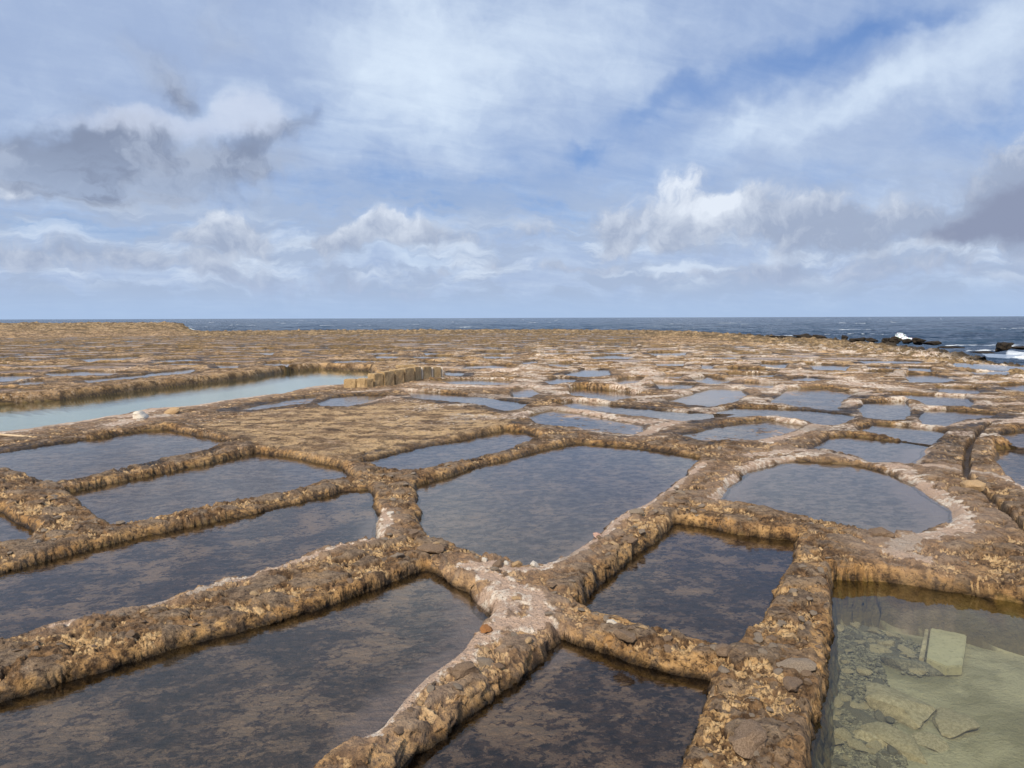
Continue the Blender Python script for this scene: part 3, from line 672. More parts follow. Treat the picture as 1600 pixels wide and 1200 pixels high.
    col = q.mix(flo, col, fl)
    # dark algae and painted undercut shade at the waterline, olive below on the walls
    alg_shade = q.mix(q.ss(n2, .42, .62), (.014, .009, .005), (.05, .030, .011))
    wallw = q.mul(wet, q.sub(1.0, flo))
    col = q.mix(q.mul(wallw, .97), col, alg_shade)
    olive = q.mul(q.mul(flo, q.sub(1.0, flo)), 3.4)
    col = q.mix(q.mul(q.clamp(olive), .8), col, q.mix(n2, (.10, .06, .012), (.20, .13, .03)))
    col = q.mix(q.mul(shore, .93), col, q.mix(n2, (.012, .010, .008), (.05, .038, .025)))
    h = q.add(q.mul(n3, .6), q.add(n2, q.mul(q.noise(pos, 220, 3, .6), .2)))
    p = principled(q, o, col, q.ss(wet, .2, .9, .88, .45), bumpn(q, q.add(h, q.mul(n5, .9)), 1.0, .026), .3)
    return m
ROCK = rock_material()

# ------------------------------------------------------------------ rock shelf mesh
fine_cols = np.arange(-70, 1671, 2.25)
side = 70 + np.cumsum(2.0 * 1.09 ** np.arange(1, 72))
colp = np.concatenate([(800 - (side - 70 + 870))[::-1], fine_cols, 1670 + (side - 70)])
th = np.arctan((colp - 800) / FPX)
lim = th.max(); back = np.linspace(lim, 2 * np.pi + th.min(), 46)[1:-1]
theta = np.concatenate([th, back])
rs = [.35, .7, 1.1, 1.5, 1.8, 2.05, 2.2]
while rs[-1] < 172:
    r = rs[-1]; dr = min(max(r * r / 1848 * 1.12, .004), .055 if r < 24 else .055 + (r - 24) * .0045)
    if r < 2.5: dr = .02
    if r > 135: dr = 1.2
    rs.append(r + dr)
rs = np.array(rs)
print('grid', len(rs), len(theta), len(rs) * len(theta))
TH, RS = np.meshgrid(theta, rs)
gx = (np.sin(TH) * RS).ravel(); gy = (np.cos(TH) * RS).ravel()
gz, A_, B_, C_, D_, _best = terrain(gx, gy)
# behind the viewer the coarse sheet stays just a plain shelf
PID = terrain.pid
# pan walls are pushed in and out by noise that also varies with height, so that nothing is extruded straight down
wm = np.nonzero((B_[:, 3] > .05) & (np.hypot(gx, gy) < 14) & (np.hypot(gx, gy) > 2.3))[0]
k3 = B_[wm, 3]
for ax_, arr_ in ((0, gx), (1, gy)):
    arr_[wm] += k3 * .022 * (perlin(gx[wm] * 9 + 31 * ax_ + gz[wm] * 22, gy[wm] * 9 - gz[wm] * 17, 95 + ax_) + .6 * perlin(gx[wm] * 21 + gz[wm] * 45, gy[wm] * 21 - gz[wm] * 48, 97 + ax_))
verts = np.stack([gx, gy, gz], 1)
QD = grid_quads(len(rs), len(theta), True)[:, ::-1]
def colour_attrs(me, sel=slice(None)):
    for nm, arr in (('A', A_), ('B', B_), ('C', C_), ('D', D_)):
        a = me.color_attributes.new(nm, 'FLOAT_COLOR', 'POINT')
        a.data.foreach_set('color', np.clip(arr[sel], 0, 1).astype(np.float32).ravel())
full = mesh_from('whole', verts, QD, ROCK)
VN = np.zeros(len(verts) * 3, np.float32); full.vertex_normals.foreach_get('vector', VN); VN = VN.reshape(-1, 3)
bpy.data.meshes.remove(full)
# floors and salt crusts belong to their pans, everything else is the ground
owner = np.zeros(len(QD), np.int32)
NP = 24                                          # the pans near enough to show their parts
fb = _best[QD].min(1); fp = PID[QD]; same = (fp == fp[:, :1]).all(1) & (fp[:, 0] >= 0) & (fp[:, 0] < NP)
floorf = same & (fb > .012)
saltf = same & ~floorf & (A_[:, 0][QD].min(1) > .42) & (np.hypot(gx, gy)[QD[:, 0]] < 13)
owner[floorf] = 1 + fp[floorf, 0]
def components(fi):
    """connected pieces of a set of faces"""
    q_ = QD[fi]; u, inv = np.unique(q_, return_inverse=True); q_ = inv.reshape(-1, 4); lab = np.arange(len(u))
    for _ in range(4000):
        m_ = lab[q_].min(1); new = lab.copy()
        for k in range(4): np.minimum.at(new, q_[:, k], m_)
        new = new[new]
        if (new == lab).all(): break
        lab = new
    return lab[q_[:, 0]]
CRUST = {}
for pi in range(NP):
    fi = np.nonzero(saltf & (fp[:, 0] == pi))[0]
    if len(fi) < 200: continue
    lb_ = components(fi)
    for L in np.unique(lb_):
        k_ = fi[lb_ == L]
        if len(k_) < 400: continue
        code = 1001 + pi + 100 * len(CRUST.get(pi, [])); owner[k_] = code; CRUST.setdefault(pi, []).append(code)
def submesh(name, mask):
    q_ = QD[mask]; u, inv = np.unique(q_, return_inverse=True); q_ = inv.reshape(-1, 4)
    m_ = mesh_from(name, verts[u], q_, ROCK); colour_attrs(m_, u)
    m_.normals_split_custom_set_from_vertices(VN[u]); return m_
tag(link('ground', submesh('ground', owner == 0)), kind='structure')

# ------------------------------------------------------------------ water
def water_material(name, tint, ripple, rough=.02, scale=30):
    m, q, o = new_mat(name)
    geo = q.n.new('ShaderNodeNewGeometry'); pos = geo.outputs['Position']
    h = q.add(q.noise(q.tmap(pos, (0, 0, 0), rad(15), (2.0, 1, 1)), scale, 3, .55), q.mul(q.noise(pos, 5, 2, .5), 1.2))
    nb_ = bumpn(q, h, ripple, .006)
    fr = q.n.new('ShaderNodeFresnel'); fr.inputs[0].default_value = 1.37 if name == 'brine' else 1.33; q.l.new(nb_, fr.inputs['Normal'])
    tr = q.n.new('ShaderNodeBsdfTransparent'); tr.inputs[0].default_value = tint + (1,)
    gl = q.n.new('ShaderNodeBsdfGlossy'); gl.inputs['Roughness'].default_value = rough; gl.inputs['Color'].default_value = (1, .985, .955, 1); q.l.new(nb_, gl.inputs['Normal'])
    mx = q.n.new('ShaderNodeMixShader'); q.l.new(fr.outputs[0], mx.inputs[0]); q.l.new(tr.outputs[0], mx.inputs[1]); q.l.new(gl.outputs[0], mx.inputs[2])
    q.l.new(mx.outputs[0], o.inputs[0]); return m
WM = {'pan': water_material('brine', (.98, .95, .90), .27, .02, 24), 'clear': water_material('clear_water', (.95, .96, .86), .12, .02, 14),
      'turq': water_material('turquoise_water', (.88, .96, .92), .30, .05, 9)}
def expand(poly, d):
    n = len(poly); area = sum(poly[i][0] * poly[(i + 1) % n][1] - poly[(i + 1) % n][0] * poly[i][1] for i in range(n))
    outp = []
    for i in range(n):
        e1 = poly[i] - poly[i - 1]; e2 = poly[(i + 1) % n] - poly[i]
        n1 = np.array([e1[1], -e1[0]]); n2 = np.array([e2[1], -e2[0]])
        n1 /= np.linalg.norm(n1) + 1e-9; n2 /= np.linalg.norm(n2) + 1e-9
        s = n1 + n2; s /= np.linalg.norm(s) + 1e-9
        k = 1 / max(.6, s @ n1)
        outp.append(poly[i] + s * d * k * (1 if area > 0 else -1))
    return np.array(outp)
for pi, p in enumerate(PANTS):
    if not p['water']: continue
    r = np.hypot(*p['poly'].mean(0))
    e = expand(p['poly'], .05 if r < 9 else .085)
    me = bpy.data.meshes.new('salt_pan')
    a = sum(e[i][0] * e[(i + 1) % len(e)][1] - e[(i + 1) % len(e)][0] * e[i][1] for i in range(len(e)))
    if a < 0: e = e[::-1]
    me.from_pydata([(float(u), float(v), p['zw']) for u, v in e], [], [list(range(len(e)))])
    me.materials.append(WM.get(p['kind'], WM['pan']))
    if pi < NP:
        root = bpy.data.objects.new('salt_pan', None); scene.collection.objects.link(root)
        me.name = 'water'; link('water', me, root)
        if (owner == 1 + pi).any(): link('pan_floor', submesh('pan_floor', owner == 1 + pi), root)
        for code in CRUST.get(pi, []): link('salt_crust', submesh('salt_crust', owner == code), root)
    else: root = link('salt_pan', me)
    tag(root, p['label'], 'salt pan', p['group'] or 'rock-cut salt pans')

# ------------------------------------------------------------------ sea
SEA = -1.5
def sea_material():
    m, q, o = new_mat('sea_water')
    geo = q.n.new('ShaderNodeNewGeometry'); pos = geo.outputs['Position']
    a = q.n.new('ShaderNodeAttribute'); a.attribute_name = 'foam'
    foam = q.add(a.outputs['Fac'], q.mul(q.sub(q.noise(pos, 1.2, 5, .7), .5), .9))
    deep = q.mix(q.ss(q.noise(q.tmap(pos, (0, 0, 0), 0, (3, 1, 1)), .03, 4, .6), .4, .6), (.008, .026, .058), (.018, .046, .085))
    col = q.mix(q.ss(foam, .4, .65), deep, (.72, .78, .82))
    h = q.add(q.noise(q.tmap(pos, (0, 0, 0), rad(8), (1.8, 1, 1)), .8, 5, .6), q.mul(q.noise(q.tmap(pos, (0, 0, 0), rad(-14), (2.5, 1, 1)), .16, 4, .6), 3.0))
    p = principled(q, o, col, .16, bumpn(q, h, 1.0, .9), .30)
    p.inputs['IOR'].default_value = 1.33
    return m
SM = sea_material()
colp2 = np.concatenate([np.arange(-100, 1701, 3.2)])
th2 = np.arctan((colp2 - 800) / FPX); back = np.linspace(th2.max(), 2 * np.pi + th2.min(), 60)[1:-1]
theta = np.concatenate([th2, back])
rs = [24.0]
while rs[-1] < 26000:
    r = rs[-1]; rs.append(r + (.75 if r < 150 else .75 + (r - 150) * .025))
rs = np.array(rs)
print('sea', len(rs), len(theta))
TH, RS = np.meshgrid(theta, rs); sx = (np.sin(TH) * RS).ravel(); sy = (np.cos(TH) * RS).ravel()
fade = 1 - sstep(900, 3000, RS.ravel())
hw = (fbm(sx * .035, sy * .10, 3, 81) * .9 + (np.abs(fbm(sx * .10 + 5, sy * .28, 3, 83)) - .2) * -.75 + fbm(sx * .5, sy * .9, 2, 85) * .10)
sz = SEA + hw * .85 * fade
fm = np.zeros(len(sx))
scol = column(sx, np.maximum(sy, .1)); rr = np.hypot(sx, sy)
for (c0, c1, y0, y1, s) in [(1475, 1700, 533, 535.2, .8), (1510, 1572, 541, 542.6, .75), (1575, 1700, 545, 549, .9), (1300, 1330, 527, 531, .45), (290, 310, 512.5, 515, .8)]:
    syp = 494.6 + (H - SEA) * FPX / rr
    fm = np.maximum(fm, s * sstep(c0 - 12, c0 + 6, scol) * sstep(c1 + 12, c1 - 6, scol) * sstep(y0 - 1.5, y0 + .5, syp) * sstep(y1 + 1.5, y1 - .5, syp) * (sy > 0))
fm = np.maximum(fm, .62 * sstep(.50, .62, hw + fbm(sx * .02, sy * .04, 2, 88) * .35) * (rr < 1200))
me = mesh_from('sea', np.stack([sx, sy, sz], 1), grid_quads(len(rs), len(theta), True)[:, ::-1], SM)
a = me.attributes.new('foam', 'FLOAT', 'POINT'); a.data.foreach_set('value', fm.astype(np.float32))
tag(link('sea', me), kind='structure')

# ------------------------------------------------------------------ stones
def stone_mat(name, c1, c2, c3, scale=14, bump=.01):
    m, q, o = new_mat(name)
    tcn = q.n.new('ShaderNodeTexCoord'); pos = tcn.outputs['Object']
    oi = q.n.new('ShaderNodeObjectInfo'); rv = oi.outputs['Random']
    v = q.vm('ADD', pos, q.comb(q.mul(rv, 37.0), 0.0, 0.0))
    n1 = q.noise(v, scale, 5, .6); n2 = q.noise(v, scale * 5, 4, .6)
    col = q.mix(q.ss(n1, .35, .65), c1, c2); col = q.mix(q.ss(n2, .52, .68), col, c3)
    col = q.mix(q.mul(rv, .35), col, c1)
    principled(q, o, col, .85, bumpn(q, q.add(n1, q.mul(n2, .5)), .8, bump), .3); return m
M_BR = stone_mat('brown_stone', (.13, .085, .055), (.28, .20, .135), (.36, .27, .18))
M_GY = stone_mat('grey_stone', (.19, .155, .12), (.32, .26, .20), (.13, .095, .07))
M_TN = stone_mat('tan_stone', (.36, .24, .13), (.55, .40, .23), (.22, .14, .08))
M_WH = stone_mat('white_stone', (.55, .50, .42), (.78, .74, .67), (.40, .32, .24))
M_PK = stone_mat('pink_stone', (.45, .26, .20), (.60, .40, .32), (.62, .50, .42))
M_OR = stone_mat('rust_stone', (.30, .13, .045), (.42, .20, .07), (.18, .08, .04))
M_DK = stone_mat('dark_wet_rock', (.010, .008, .006), (.040, .029, .019), (.085, .062, .038), 1.8, .2)
M_SB = stone_mat('submerged_stone', (.38, .33, .20), (.66, .59, .40), (.23, .20, .13), 9)
M_SD = stone_mat('dark_submerged_stone', (.16, .15, .105), (.38, .35, .25), (.09, .085, .06))
M_BL = stone_mat('cut_limestone', (.34, .235, .12), (.47, .345, .19), (.22, .145, .075), 6, .02)
M_MO = stone_mat('mortar', (.62, .56, .48), (.72, .66, .58), (.5, .42, .33), 9, .01)

import bmesh
def rock_mesh(name, seed, mat, sx=1, sy=1, sz=.6, sub=3, rough=.22, facet=.0):
    bm = bmesh.new(); bmesh.ops.create_icosphere(bm, subdivisions=sub, radius=1)
    R = random.Random(seed); planes = [(Vector((R.gauss(0, 1), R.gauss(0, 1), R.gauss(0, 1))).normalized(), R.uniform(.50, .88)) for _ in range(13)]
    from mathutils import noise
    off = Vector((R.uniform(0, 50), R.uniform(0, 50), R.uniform(0, 50)))
    for v in bm.verts:
        p_ = v.co.copy()
        for nrm, dd in planes:
            k = p_.dot(nrm) - dd
            if k > 0: p_ -= nrm * k * (.97)
        p_ *= 1 + rough * noise.fractal(p_ * 1.6 + off, 1, 2, 4)
        v.co = Vector((p_.x * sx, p_.y * sy, p_.z * sz))
    me = bpy.data.meshes.new(name); bm.to_mesh(me); bm.free()
    for f in me.polygons: f.use_smooth = True
    me.set_sharp_from_angle(angle=rad(28))
    me.materials.append(mat); return me
def drop(px, py, z=None, sink=0.0):
    """ground point below a photo pixel"""
    q_ = at(px, py, 0.0)
    for _ in range(3):
        zz_ = terrain(np.array([q_[0]]), np.array([q_[1]]))[0][0] if z is None else z
        q_ = at(px, py, max(zz_, -.45))
    return q_
def stone(name, me, loc, size, rz=0, tilt=(0, 0), **kw):
    o = link(name, me); o.location = loc; o.scale = (size,) * 3; o.rotation_euler = (tilt[0], tilt[1], rz); tag(o, **kw); return o
VAR = {}
for nm, mt in (('br', M_BR), ('gy', M_GY), ('tn', M_TN)):
    VAR[nm] = [rock_mesh('loose_stone', 10 + k, mt, R_, 1 / R_ if R_ > 1 else 1, z_, 2) for k, (R_, z_) in enumerate(((1, .5), (1.3, .45), (1.1, .62), (1.5, .4), (.8, .55), (1.2, .35)))]

# particular stones seen on the rims
SP = [(933, 838, .040, M_PK, 'flat pinkish stone on the near rim of the large centre pan', .5),
      (610, 803, .030, M_WH, 'larger white pebble on the short broad rock bridge left of the large centre pan', .5),
      (597, 812, .022, M_WH, 'smaller chalky white pebble beside the larger white one on the short rock bridge', .5),
      (760, 984, .040, M_OR, 'rust orange stone stuck in the white salt crust at the central junction', .5),
      (777, 884, .040, M_BR, 'dark brown angular stone standing in salt at the near corner of the large centre pan', .9),
      (807, 884, .035, M_TN, 'orange tan stone in the white salt, right of the dark brown angular one', .6),
      (791, 881, .024, M_WH, 'small white stone between the dark brown and orange tan ones', .7),
      (757, 876, .024, M_WH, 'small white stone left of the dark brown angular one', .7),
      (835, 884, .040, M_WH, 'salt-coated pale stone right of the orange tan one at the near rim', .6),
      (758, 1037, .042, M_GY, 'round grey stone half sunk in tan crust below the central salt patch', .6),
      (728, 1050, .065, M_BR, 'big rounded brown stone set in the crust left of the round grey one', .45),
      (996, 801, .055, M_GY, 'long flat grey-brown stone on the stony rim above the dark square pan', .4),
      (1022, 800, .035, M_GY, 'flat light grey stone right of the long flat one on the stony rim', .4),
      (1003, 832, .040, M_GY, 'round grey stone at the edge of the rim over the dark square pan', .5),
      (985, 845, .060, M_BR, 'large smooth brown stone on the stony rim over the dark square pan', .4),
      (1063, 770, .045, M_GY, 'oval grey-brown stone near the far end of the stony rim', .5),
      (1375, 834, .085, M_BR, 'long rounded brown stone lying on the near rim of the salt-rimmed pan', .35),
      (1245, 1045, .070, M_GY, 'pale grey rounded stone on the broad rim left of the clear green pool', .4),
      (1235, 1072, .060, M_BR, 'brown flat stone just below the pale grey rounded one', .35),
      (1170, 1158, .085, M_BR, 'wide smooth grey-brown stone near the bottom of the broad rim', .35),
      (1180, 975, .050, M_BR, 'rounded brown stone where the dark square pan meets the broad rim', .5),
      (1130, 1018, .050, M_BR, 'brown stone on the rim tip at the near corner of the dark square pan', .4),
      (955, 975, .035, M_WH, 'pale grey pebble on the rim between the dark square and bottom centre pans', .5),
      (977, 994, .048, M_BR, 'round brown stone right of the pale pebble on the rim', .45),
      (1280, 690, .05, M_WH, 'white salt knob at the left corner of the pale blue pan', .6),
      (1516, 760, .10, M_TN, 'rounded tan boulder wedged in the dark fissure at right', .6),
      (218, 652, .15, M_WH, 'white salt-coated lump on the near rim of the turquoise pool', .5),
      (270, 645, .12, M_TN, 'pinkish tan lump on the near rim of the turquoise pool', .5),
      (80, 752, .05, M_WH, 'white stone at the near left corner of the pan with the cane', .5),
      (308, 705, .08, M_TN, 'tan stone on the near rim of the pan with the cane', .5),
      (645, 835, .05, M_BR, 'brown stone at the foot of the short broad rock bridge', .4),
      (675, 860, .075, M_BR, 'large brown boulder-like stone at the lower left corner of the large centre pan', .35),
      (620, 870, .045, M_GY, 'grey stone on the diagonal rim under the rock bridge', .4)]
for k, (px, py, s, mt, lb, fl) in enumerate(SP):
    q_ = drop(px, py)
    me = rock_mesh('stone', 300 + k, mt, 1.25, .85, fl + .15, 3)
    stone('stone', me, (q_[0], q_[1], q_[2] + s * .10), s, random.Random(k).uniform(0, 6), (random.Random(k + 50).uniform(-.2, .2), .1), label=lb, cat='stone')

# many small stones bedded in the rims; named by the pans they lie between
R3 = random.Random(11); cand = []
zones = [((880, 740), (1100, 870), 60), ((1050, 870), (1300, 1195), 60), ((870, 940), (1110, 1050), 26), ((560, 760), (900, 960), 40), ((600, 960), (860, 1190), 30), ((0, 880), (560, 1080), 34), ((1100, 690), (1300, 860), 18), ((1310, 835), (1600, 930), 10), ((0, 740), (200, 870), 20), ((560, 680), (900, 760), 16), ((1500, 680), (1600, 860), 8)]
for (a, b, n) in zones:
    for _ in range(n * 3):
        cand.append((R3.uniform(a[0], b[0]), R3.uniform(a[1], b[1])))
pts = np.array([at(a, b)[:2] for a, b in cand])
tz, tA, _, _, _, tb = terrain(pts[:, 0].copy(), pts[:, 1].copy())
NEAR = PANTS[:16]
sdm = np.stack([sdf_poly(pts[:, 0], pts[:, 1], p['poly']) for p in NEAR], 1)
cnt = {}
placed = []
for k in range(len(pts)):
    if not (-.40 < tb[k] < -.055) or tz[k] < -.05 or tA[k, 0] > .5: continue
    if len(placed) > 250: break
    if any(np.hypot(*(pts[k] - q_)) < .05 for q_ in placed): continue
    placed.append(pts[k])
    o1, o2 = np.argsort(-sdm[k])[:2]
    pair = sorted([NEAR[o1]['short'], NEAR[o2]['short']])
    kd = R3.choices(['br', 'gy', 'tn'], [5, 4, 1.3])[0]
    word = {'br': 'brown', 'gy': 'grey-brown', 'tn': 'tan'}[kd]
    s = R3.uniform(.014, .034) * (1.0 if np.hypot(*pts[k]) < 6 else 1.4)
    stone('loose_stone', R3.choice(VAR[kd]), (pts[k][0], pts[k][1], tz[k] + s * .05), s, R3.uniform(0, 6), (R3.uniform(-.3, .3), R3.uniform(-.3, .3)),
          label='small %s stone on the rock rim between the %s and %s' % (word, pair[0], pair[1]), cat='stone', group='small %s stones between %s and %s' % (word, pair[0], pair[1]))

# ------------------------------------------------------------------ stones on the bottom of the clear pool
ZF = -.41
def sub_stone(px, py, wpx, hpx, mt, label, seed, th_=.35, rz=0, name='submerged_stone', z=ZF, group=None):
    q_ = at(px, py, z); d_ = np.hypot(q_[0], q_[1]); sl = math.hypot(d_, H - z)
    sx = wpx / 2 * sl / FPX; sy = hpx / 2 * sl / FPX * sl / (H - z) * .72
    me = rock_mesh(name, seed, mt, 1, sy / sx, th_, 3, .16)
    stone(name, me, (q_[0], q_[1], z + sx * th_ * .15), sx, rz, (0, 0), label=label, cat='stone', group=group)
sub_stone(1403, 1106, 112, 62, M_SB, 'big oval brownish boulder under water in the clear green pool', 501, .35, -.25)
sub_stone(1489, 1131, 66, 52, M_SB, 'pale grey-green angular stone under water right of the big oval boulder', 502, .3, -.35)
sub_stone(1398, 1163, 60, 66, M_SB, 'pale yellowish wedge-shaped stone under water below the big oval boulder', 503, .4, .3)
sub_stone(1453, 1160, 46, 36, M_SB, 'flat brown stone under water right of the wedge-shaped one', 504, .25, .1)
sub_stone(1352, 1124, 30, 56, M_SD, 'tall narrow grey stone under water left of the big oval boulder', 505, .4, .35)
sub_stone(1360, 1158, 74, 20, M_SB, 'long thin slab of stone under water lower left of the wedge-shaped one', 506, .25, -.5)
sub_stone(1498, 967, 16, 11, M_SB, 'small light stone under water at the far corner of the sunken block', 507, .5)
sub_stone(1341, 933, 44, 14, M_SD, 'flat slab of stone leaning under the far wall of the clear green pool', 508, .3, -.2)
sub_stone(1371, 931, 12, 14, M_SB, 'small upright stone under the far wall of the clear green pool', 509, .8)
sub_stone(1358, 1001, 14, 12, M_WH, 'small whitish stone among dark rubble under water', 510, .5)
sub_stone(1418, 940, 70, 12, M_SD, 'dark long low rock under water along the far wall of the clear pool', 512, .2, -.08)
sub_stone(1425, 1045, 90, 16, M_SD, 'curved bank of dark stone under water on the near side of the sunken block', 511, .3, -.25)
R4 = random.Random(21)
subv = [[rock_mesh('rubble_stone', 600 + k, mt, R_, 1.0, z_, 2, .15) for k, (R_, z_) in enumerate(((1.3, .4), (1.0, .5), (1.6, .35), (1.2, .6)))] for mt in (M_SD, M_SB)]
for _ in range(190):
    if R4.random() < .72:
        py = R4.uniform(965, 1200); px = 1302 - (py - 950) * .10 + R4.random() ** 1.4 * (60 + (py - 950) * .28)
    else:
        t_ = R4.random(); px = 1335 + 105 * t_ + R4.uniform(-12, 12); py = 985 + 50 * t_ + R4.uniform(-14, 20)
    q_ = at(px, py, ZF); kd = 0 if R4.random() < .72 else 1
    s = R4.uniform(.012, .036) if kd == 0 else R4.uniform(.018, .052)
    stone('rubble_stone', R4.choice(subv[kd]), (q_[0], q_[1], ZF + s * .2 + .008), s, R4.uniform(0, 6), (R4.uniform(-.3, .3), R4.uniform(-.3, .3)),
          label='small dark angular rubble stone under water by the left wall of the clear pool' if kd == 0 else 'small greenish-grey rubble stone under water by the left wall of the clear pool', cat='stone',
          group='dark rubble stones under water' if kd == 0 else 'pale rubble stones under water')
# fine gravel between them
gm = bmesh.new()
for _ in range(3600):
    if R4.random() < .75:
        py = R4.uniform(950, 1215); px = 1302 - (py - 950) * .10 + R4.random() * (55 + (py - 950) * .34)
    else:
        t_ = R4.random(); px = 1330 + 110 * t_ + R4.uniform(-20, 20); py = 985 + 50 * t_ + R4.uniform(-18, 24)
    q_ = at(px, py, ZF); s = R4.uniform(.005, .015)
    mt_ = Matrix.Translation((q_[0], q_[1], ZF + .006)) @ Matrix.Rotation(R4.uniform(0, 6), 4, 'Z') @ Matrix.Diagonal((s * R4.uniform(.8, 1.6), s, s * .6, 1))
    bmesh.ops.create_icosphere(gm, subdivisions=1, radius=1, matrix=mt_)
me = bpy.data.meshes.new('gravel'); gm.to_mesh(me); gm.free(); me.materials.append(stone_mat('gravel', (.09, .085, .06), (.32, .30, .21), (.52, .48, .34), 45, .004))
tag(link('gravel', me), 'fine dark gravel on the bottom of the clear pool along its left wall', 'gravel', kind='stuff')
# sunken cut block
def block_mesh(name, c0, h, mat, bev=.01, rough=.004, seed=1):
    """c0: four ground corners (x, y) ; h: (z0, z1)"""
    bm = bmesh.new()
    lo = [bm.verts.new((p_[0], p_[1], h[0])) for p_ in c0]; hi = [bm.verts.new((p_[0], p_[1], h[1])) for p_ in c0]
    bm.faces.new(lo[::-1]); bm.faces.new(hi); n = len(c0)
    for i in range(n): bm.faces.new((lo[i], lo[(i + 1) % n], hi[(i + 1) % n], hi[i]))
    bmesh.ops.recalc_face_normals(bm, faces=bm.faces)
    bmesh.ops.bevel(bm, geom=list(bm.edges), offset=bev, segments=2, affect='EDGES')
    bmesh.ops.subdivide_edges(bm, edges=list(bm.edges), cuts=2, use_grid_fill=True)
    from mathutils import noise
    for v in bm.verts: v.co += noise.noise_vector(v.co * 9 + Vector((seed * 5, 0, 0))) * rough
    me = bpy.data.meshes.new(name); bm.to_mesh(me); bm.free(); me.materials.append(mat); return me
cs = [at(a, b, ZF + .06)[:2] for a, b in ((1456, 969), (1484, 970), (1511, 985), (1504, 1040), (1478, 1041), (1447, 1028))]
tag(link('sunken_block', block_mesh('sunken_block', cs, (ZF, ZF + .06), stone_mat('pale_cut_stone', (.50, .48, .31), (.60, .57, .38), (.36, .34, .22), 8), .006)),
    'pale cut limestone block lying on the bottom of the clear green pool', 'stone block')
cs = [at(a, b, ZF + .05)[:2] for a, b in ((1449, 966), (1454, 967), (1443, 1029), (1435, 1027))]
tag(link('sunken_slab', block_mesh('sunken_slab', cs, (ZF, ZF + .05), M_SB, .004)), 'narrow strip of stone under water along the left side of the sunken block', 'stone block')

# ------------------------------------------------------------------ cut stone block wall beside the turquoise pool
wall = bpy.data.objects.new('block_wall', None); scene.collection.objects.link(wall)
wall.location = tuple(at(600, 603)); tag(wall, 'low broken wall of sawn golden limestone blocks at the right end of the turquoise pool', 'wall')
BW = [((537, 606), (556, 606), 593), ((557, 606), (571, 606), 592), ((573, 606), (584, 605), 592), ((585, 604.5), (600, 603), 583.5), ((601, 603), (617, 601), 580.5),
      ((618, 600.5), (632, 599), 578), ((633, 598.5), (648, 596.5), 575.5), ((649, 596), (659, 594.5), 573.5), ((662, 594), (675, 592.5), 573), ((678, 592), (690, 591), 573.5)]
def wall_block(a, b, ytop, thick, mat, nm, seed, lb=None):
    A0 = at(*a)[:2]; B0 = at(*b)[:2]; e = (B0 - A0) / np.linalg.norm(B0 - A0); nn = np.array([-e[1], e[0]])
    if nn[1] < 0: nn = -nn
    mid = (A0 + B0) / 2; d_ = math.hypot(*mid)
    ray_ = ray((a[0] + b[0]) / 2, ytop); t_ = d_ / math.hypot(ray_[0], ray_[1]); zt = H + ray_[2] * t_
    cs_ = [A0, B0, B0 + nn * thick, A0 + nn * thick]
    o = link(nm, block_mesh(nm, cs_, (-.12, zt), mat, .014, .018, seed)); o.parent = wall; o.matrix_parent_inverse = wall.matrix_world.inverted()
    o.location = -Vector(wall.location) * 0
    return o
bpy.context.view_layer.update()
for k, (a, b, yt) in enumerate(BW): wall_block(a, b, yt, .24, M_BL, 'block', k)
for (px, py) in ((660.5, 594.3), (676.5, 592.3), (691.2, 590.8)): wall_block((px - .9, py), (px + .9, py - .1), 573.8 , .235, M_MO, 'mortar_joint', 40)
b2 = wall_block((624, 577), (652, 576), 570.5, .4, M_BL, 'block', 55)

# ------------------------------------------------------------------ the cane lying across the corner
def tube(name, p0, p1, r0, r1, mat, n=10, seg=14, sag=.02):
    vs_, fs_ = [], []
    p0 = Vector(p0); p1 = Vector(p1); ax = (p1 - p0).normalized(); s1 = ax.cross(Vector((0, 0, 1))).normalized(); s2 = s1.cross(ax)
    for k in range(seg + 1):
        t = k / seg; c_ = p0.lerp(p1, t) + Vector((0, 0, -sag * math.sin(math.pi * t))) + s1 * math.sin(t * 5) * .006
        r = (r0 + (r1 - r0) * t) * (1.18 if k % 3 == 0 else 1)
        for j in range(n): vs_.append(c_ + s1 * math.cos(2 * math.pi * j / n) * r + s2 * math.sin(2 * math.pi * j / n) * r)
    for k in range(seg):
        for j in range(n): fs_.append((k * n + j, k * n + (j + 1) % n, (k + 1) * n + (j + 1) % n, (k + 1) * n + j))
    fs_.append(tuple(range(n))[::-1]); fs_.append(tuple(seg * n + j for j in range(n)))
    me = bpy.data.meshes.new(name); me.from_pydata([tuple(v) for v in vs_], [], fs_); me.materials.append(mat)
    for f in me.polygons: f.use_smooth = True
    return me
M_CANE = stone_mat('dry_cane', (.48, .37, .24), (.62, .50, .35), (.35, .25, .15), 20, .002)
a_ = at(-70, 672, .10); b_ = at(153, 688, -.06)
tag(link('cane', tube('cane', a_, b_, .019, .011, M_CANE)), 'thin pale dry cane lying over the rim of the pan at far left', 'cane')

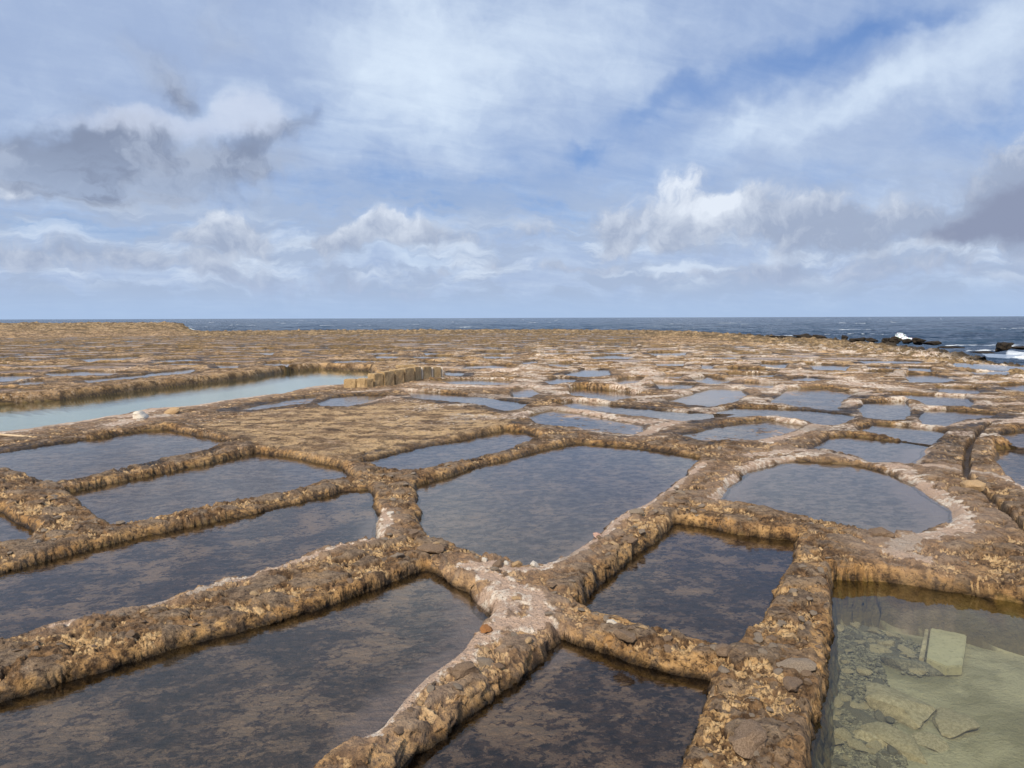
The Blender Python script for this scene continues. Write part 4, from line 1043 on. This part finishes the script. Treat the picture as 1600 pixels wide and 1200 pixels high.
# ------------------------------------------------------------------ dark shore boulders, splash, distant post
def shore_rock(px, ytop, wpx, hpx, R_, label, seed, z=None):
    col_dir = ray(px, 510); h_ = math.hypot(col_dir[0], col_dir[1]); x_, y_ = col_dir[0] / h_ * R_, col_dir[1] / h_ * R_
    rt = ray(px, ytop); ztop = H + rt[2] / math.hypot(rt[0], rt[1]) * R_
    wx_ = wpx / 2 * R_ / FPX * .9; hz = hpx * R_ / FPX * .7
    me = rock_mesh('shore_boulder', seed, M_DK, 1, .75, 1.0, 4, .30)
    o = link('shore_boulder', me); o.location = (x_, y_, ztop - hz * .85); o.scale = (wx_, wx_, hz); o.rotation_euler = (0, 0, seed * .3 % .6 - .3)
    tag(o, label, 'boulder', 'black boulders along the shore')
SB = [(1222, 524.5, 44, 4, 60, 'low black boulder at the left start of the dark shoreline'), (1258, 522, 40, 6, 59, 'broad black boulder second from the left on the shoreline'), (1280, 523.5, 26, 6, 58.5, 'black boulder right behind the broad one on the shoreline'),
      (1321, 523, 12, 8, 56, 'lone small peaked black boulder on the shoreline'), (1343, 528, 30, 5, 54, 'flat black boulder right of the lone peaked one'), (1364, 528.5, 22, 5, 52, 'small black boulder left of the wave splash'),
      (1385, 527, 22, 8, 50, 'black boulder just left of the wave splash'), (1399, 526.5, 20, 8, 49, 'black boulder in front of the wave splash'), (1420, 528, 22, 7, 48, 'black boulder just right of the wave splash'), (1437, 527.5, 20, 8, 47, 'squarish black boulder, second right of the splash'),
      (1457, 532.5, 26, 5, 45.5, 'low black boulder at the right end of the boulder row'), (1490, 541, 44, 2.5, 41, 'long flat black ledge stone in front of the surf'),
      (1568, 532.5, 27, 11, 62, 'big lone black boulder standing in the surf near the right edge'), (1594, 540.5, 36, 4, 63, 'flat black rock beside the big lone boulder at the right edge'), (1540, 549, 40, 2.5, 36, 'low dark ledge stone below the surf at right')]
for k, (px, yt, w_, h_, R_, lb) in enumerate(SB): shore_rock(px, yt, w_, h_, R_, lb, 700 + k)
m_, q, o_ = new_mat('sea_spray')
spn = q.noise(None, 3, 4, .6)
pr = principled(q, o_, q.mix(spn, (.80, .86, .90), (.92, .94, .96)), .7, None, .3); pr.inputs['Subsurface Weight'].default_value = .3
M_SP = m_
def splash(px, py, R_, wpx, hpx, label, seed, n):
    Rn = random.Random(seed); d_ = ray(px, py); h_ = math.hypot(d_[0], d_[1]); cx, cy = d_[0] / h_ * R_, d_[1] / h_ * R_; cz = H + d_[2] / h_ * R_
    w_ = wpx * R_ / FPX; hh = hpx * R_ / FPX; bm = bmesh.new()
    for _ in range(n):
        t = Rn.random() ** 1.5; ux = Rn.gauss(0, .30) * (1 - .55 * t) + .12 * (0.5 - t)
        s = w_ * (.055 * (1 - t) + .012) * Rn.uniform(.5, 1.5)
        x_ = cx + (ux - .18 * t) * w_; y_ = cy + Rn.gauss(0, .2) * w_; z_ = cz + t * hh * math.exp(-(ux / .4) ** 2)
        bmesh.ops.create_icosphere(bm, subdivisions=1, radius=s, matrix=Matrix.Translation((x_, y_, z_)) @ Matrix.Rotation(Rn.uniform(0, 3), 4, 'X'))
    me = bpy.data.meshes.new('wave_splash'); bm.to_mesh(me); bm.free(); me.materials.append(M_SP)
    tag(link('wave_splash', me), label, 'wave splash')
splash(1409, 529.5, 58, 18, 9, 'white wave splash bursting up behind the black shore boulders', 3, 420)
splash(298, 515, 128, 7, 4, 'tiny white splash at the end of the left headland', 4, 60)
splash(1470, 499, 600, 2.2, 2.5, 'tiny white fleck of spray far out on the sea near the horizon', 5, 25)
pb = at(467, 516)[:2]; pb = pb / np.hypot(*pb) * 92
tag(link('stone_post', tube('stone_post', (pb[0], pb[1], -.1), (pb[0] + .02, pb[1], .36), .10, .07, M_TN, 8, 5, 0)), 'tiny pale upright stone on the far rock edge against the sea', 'stone post')
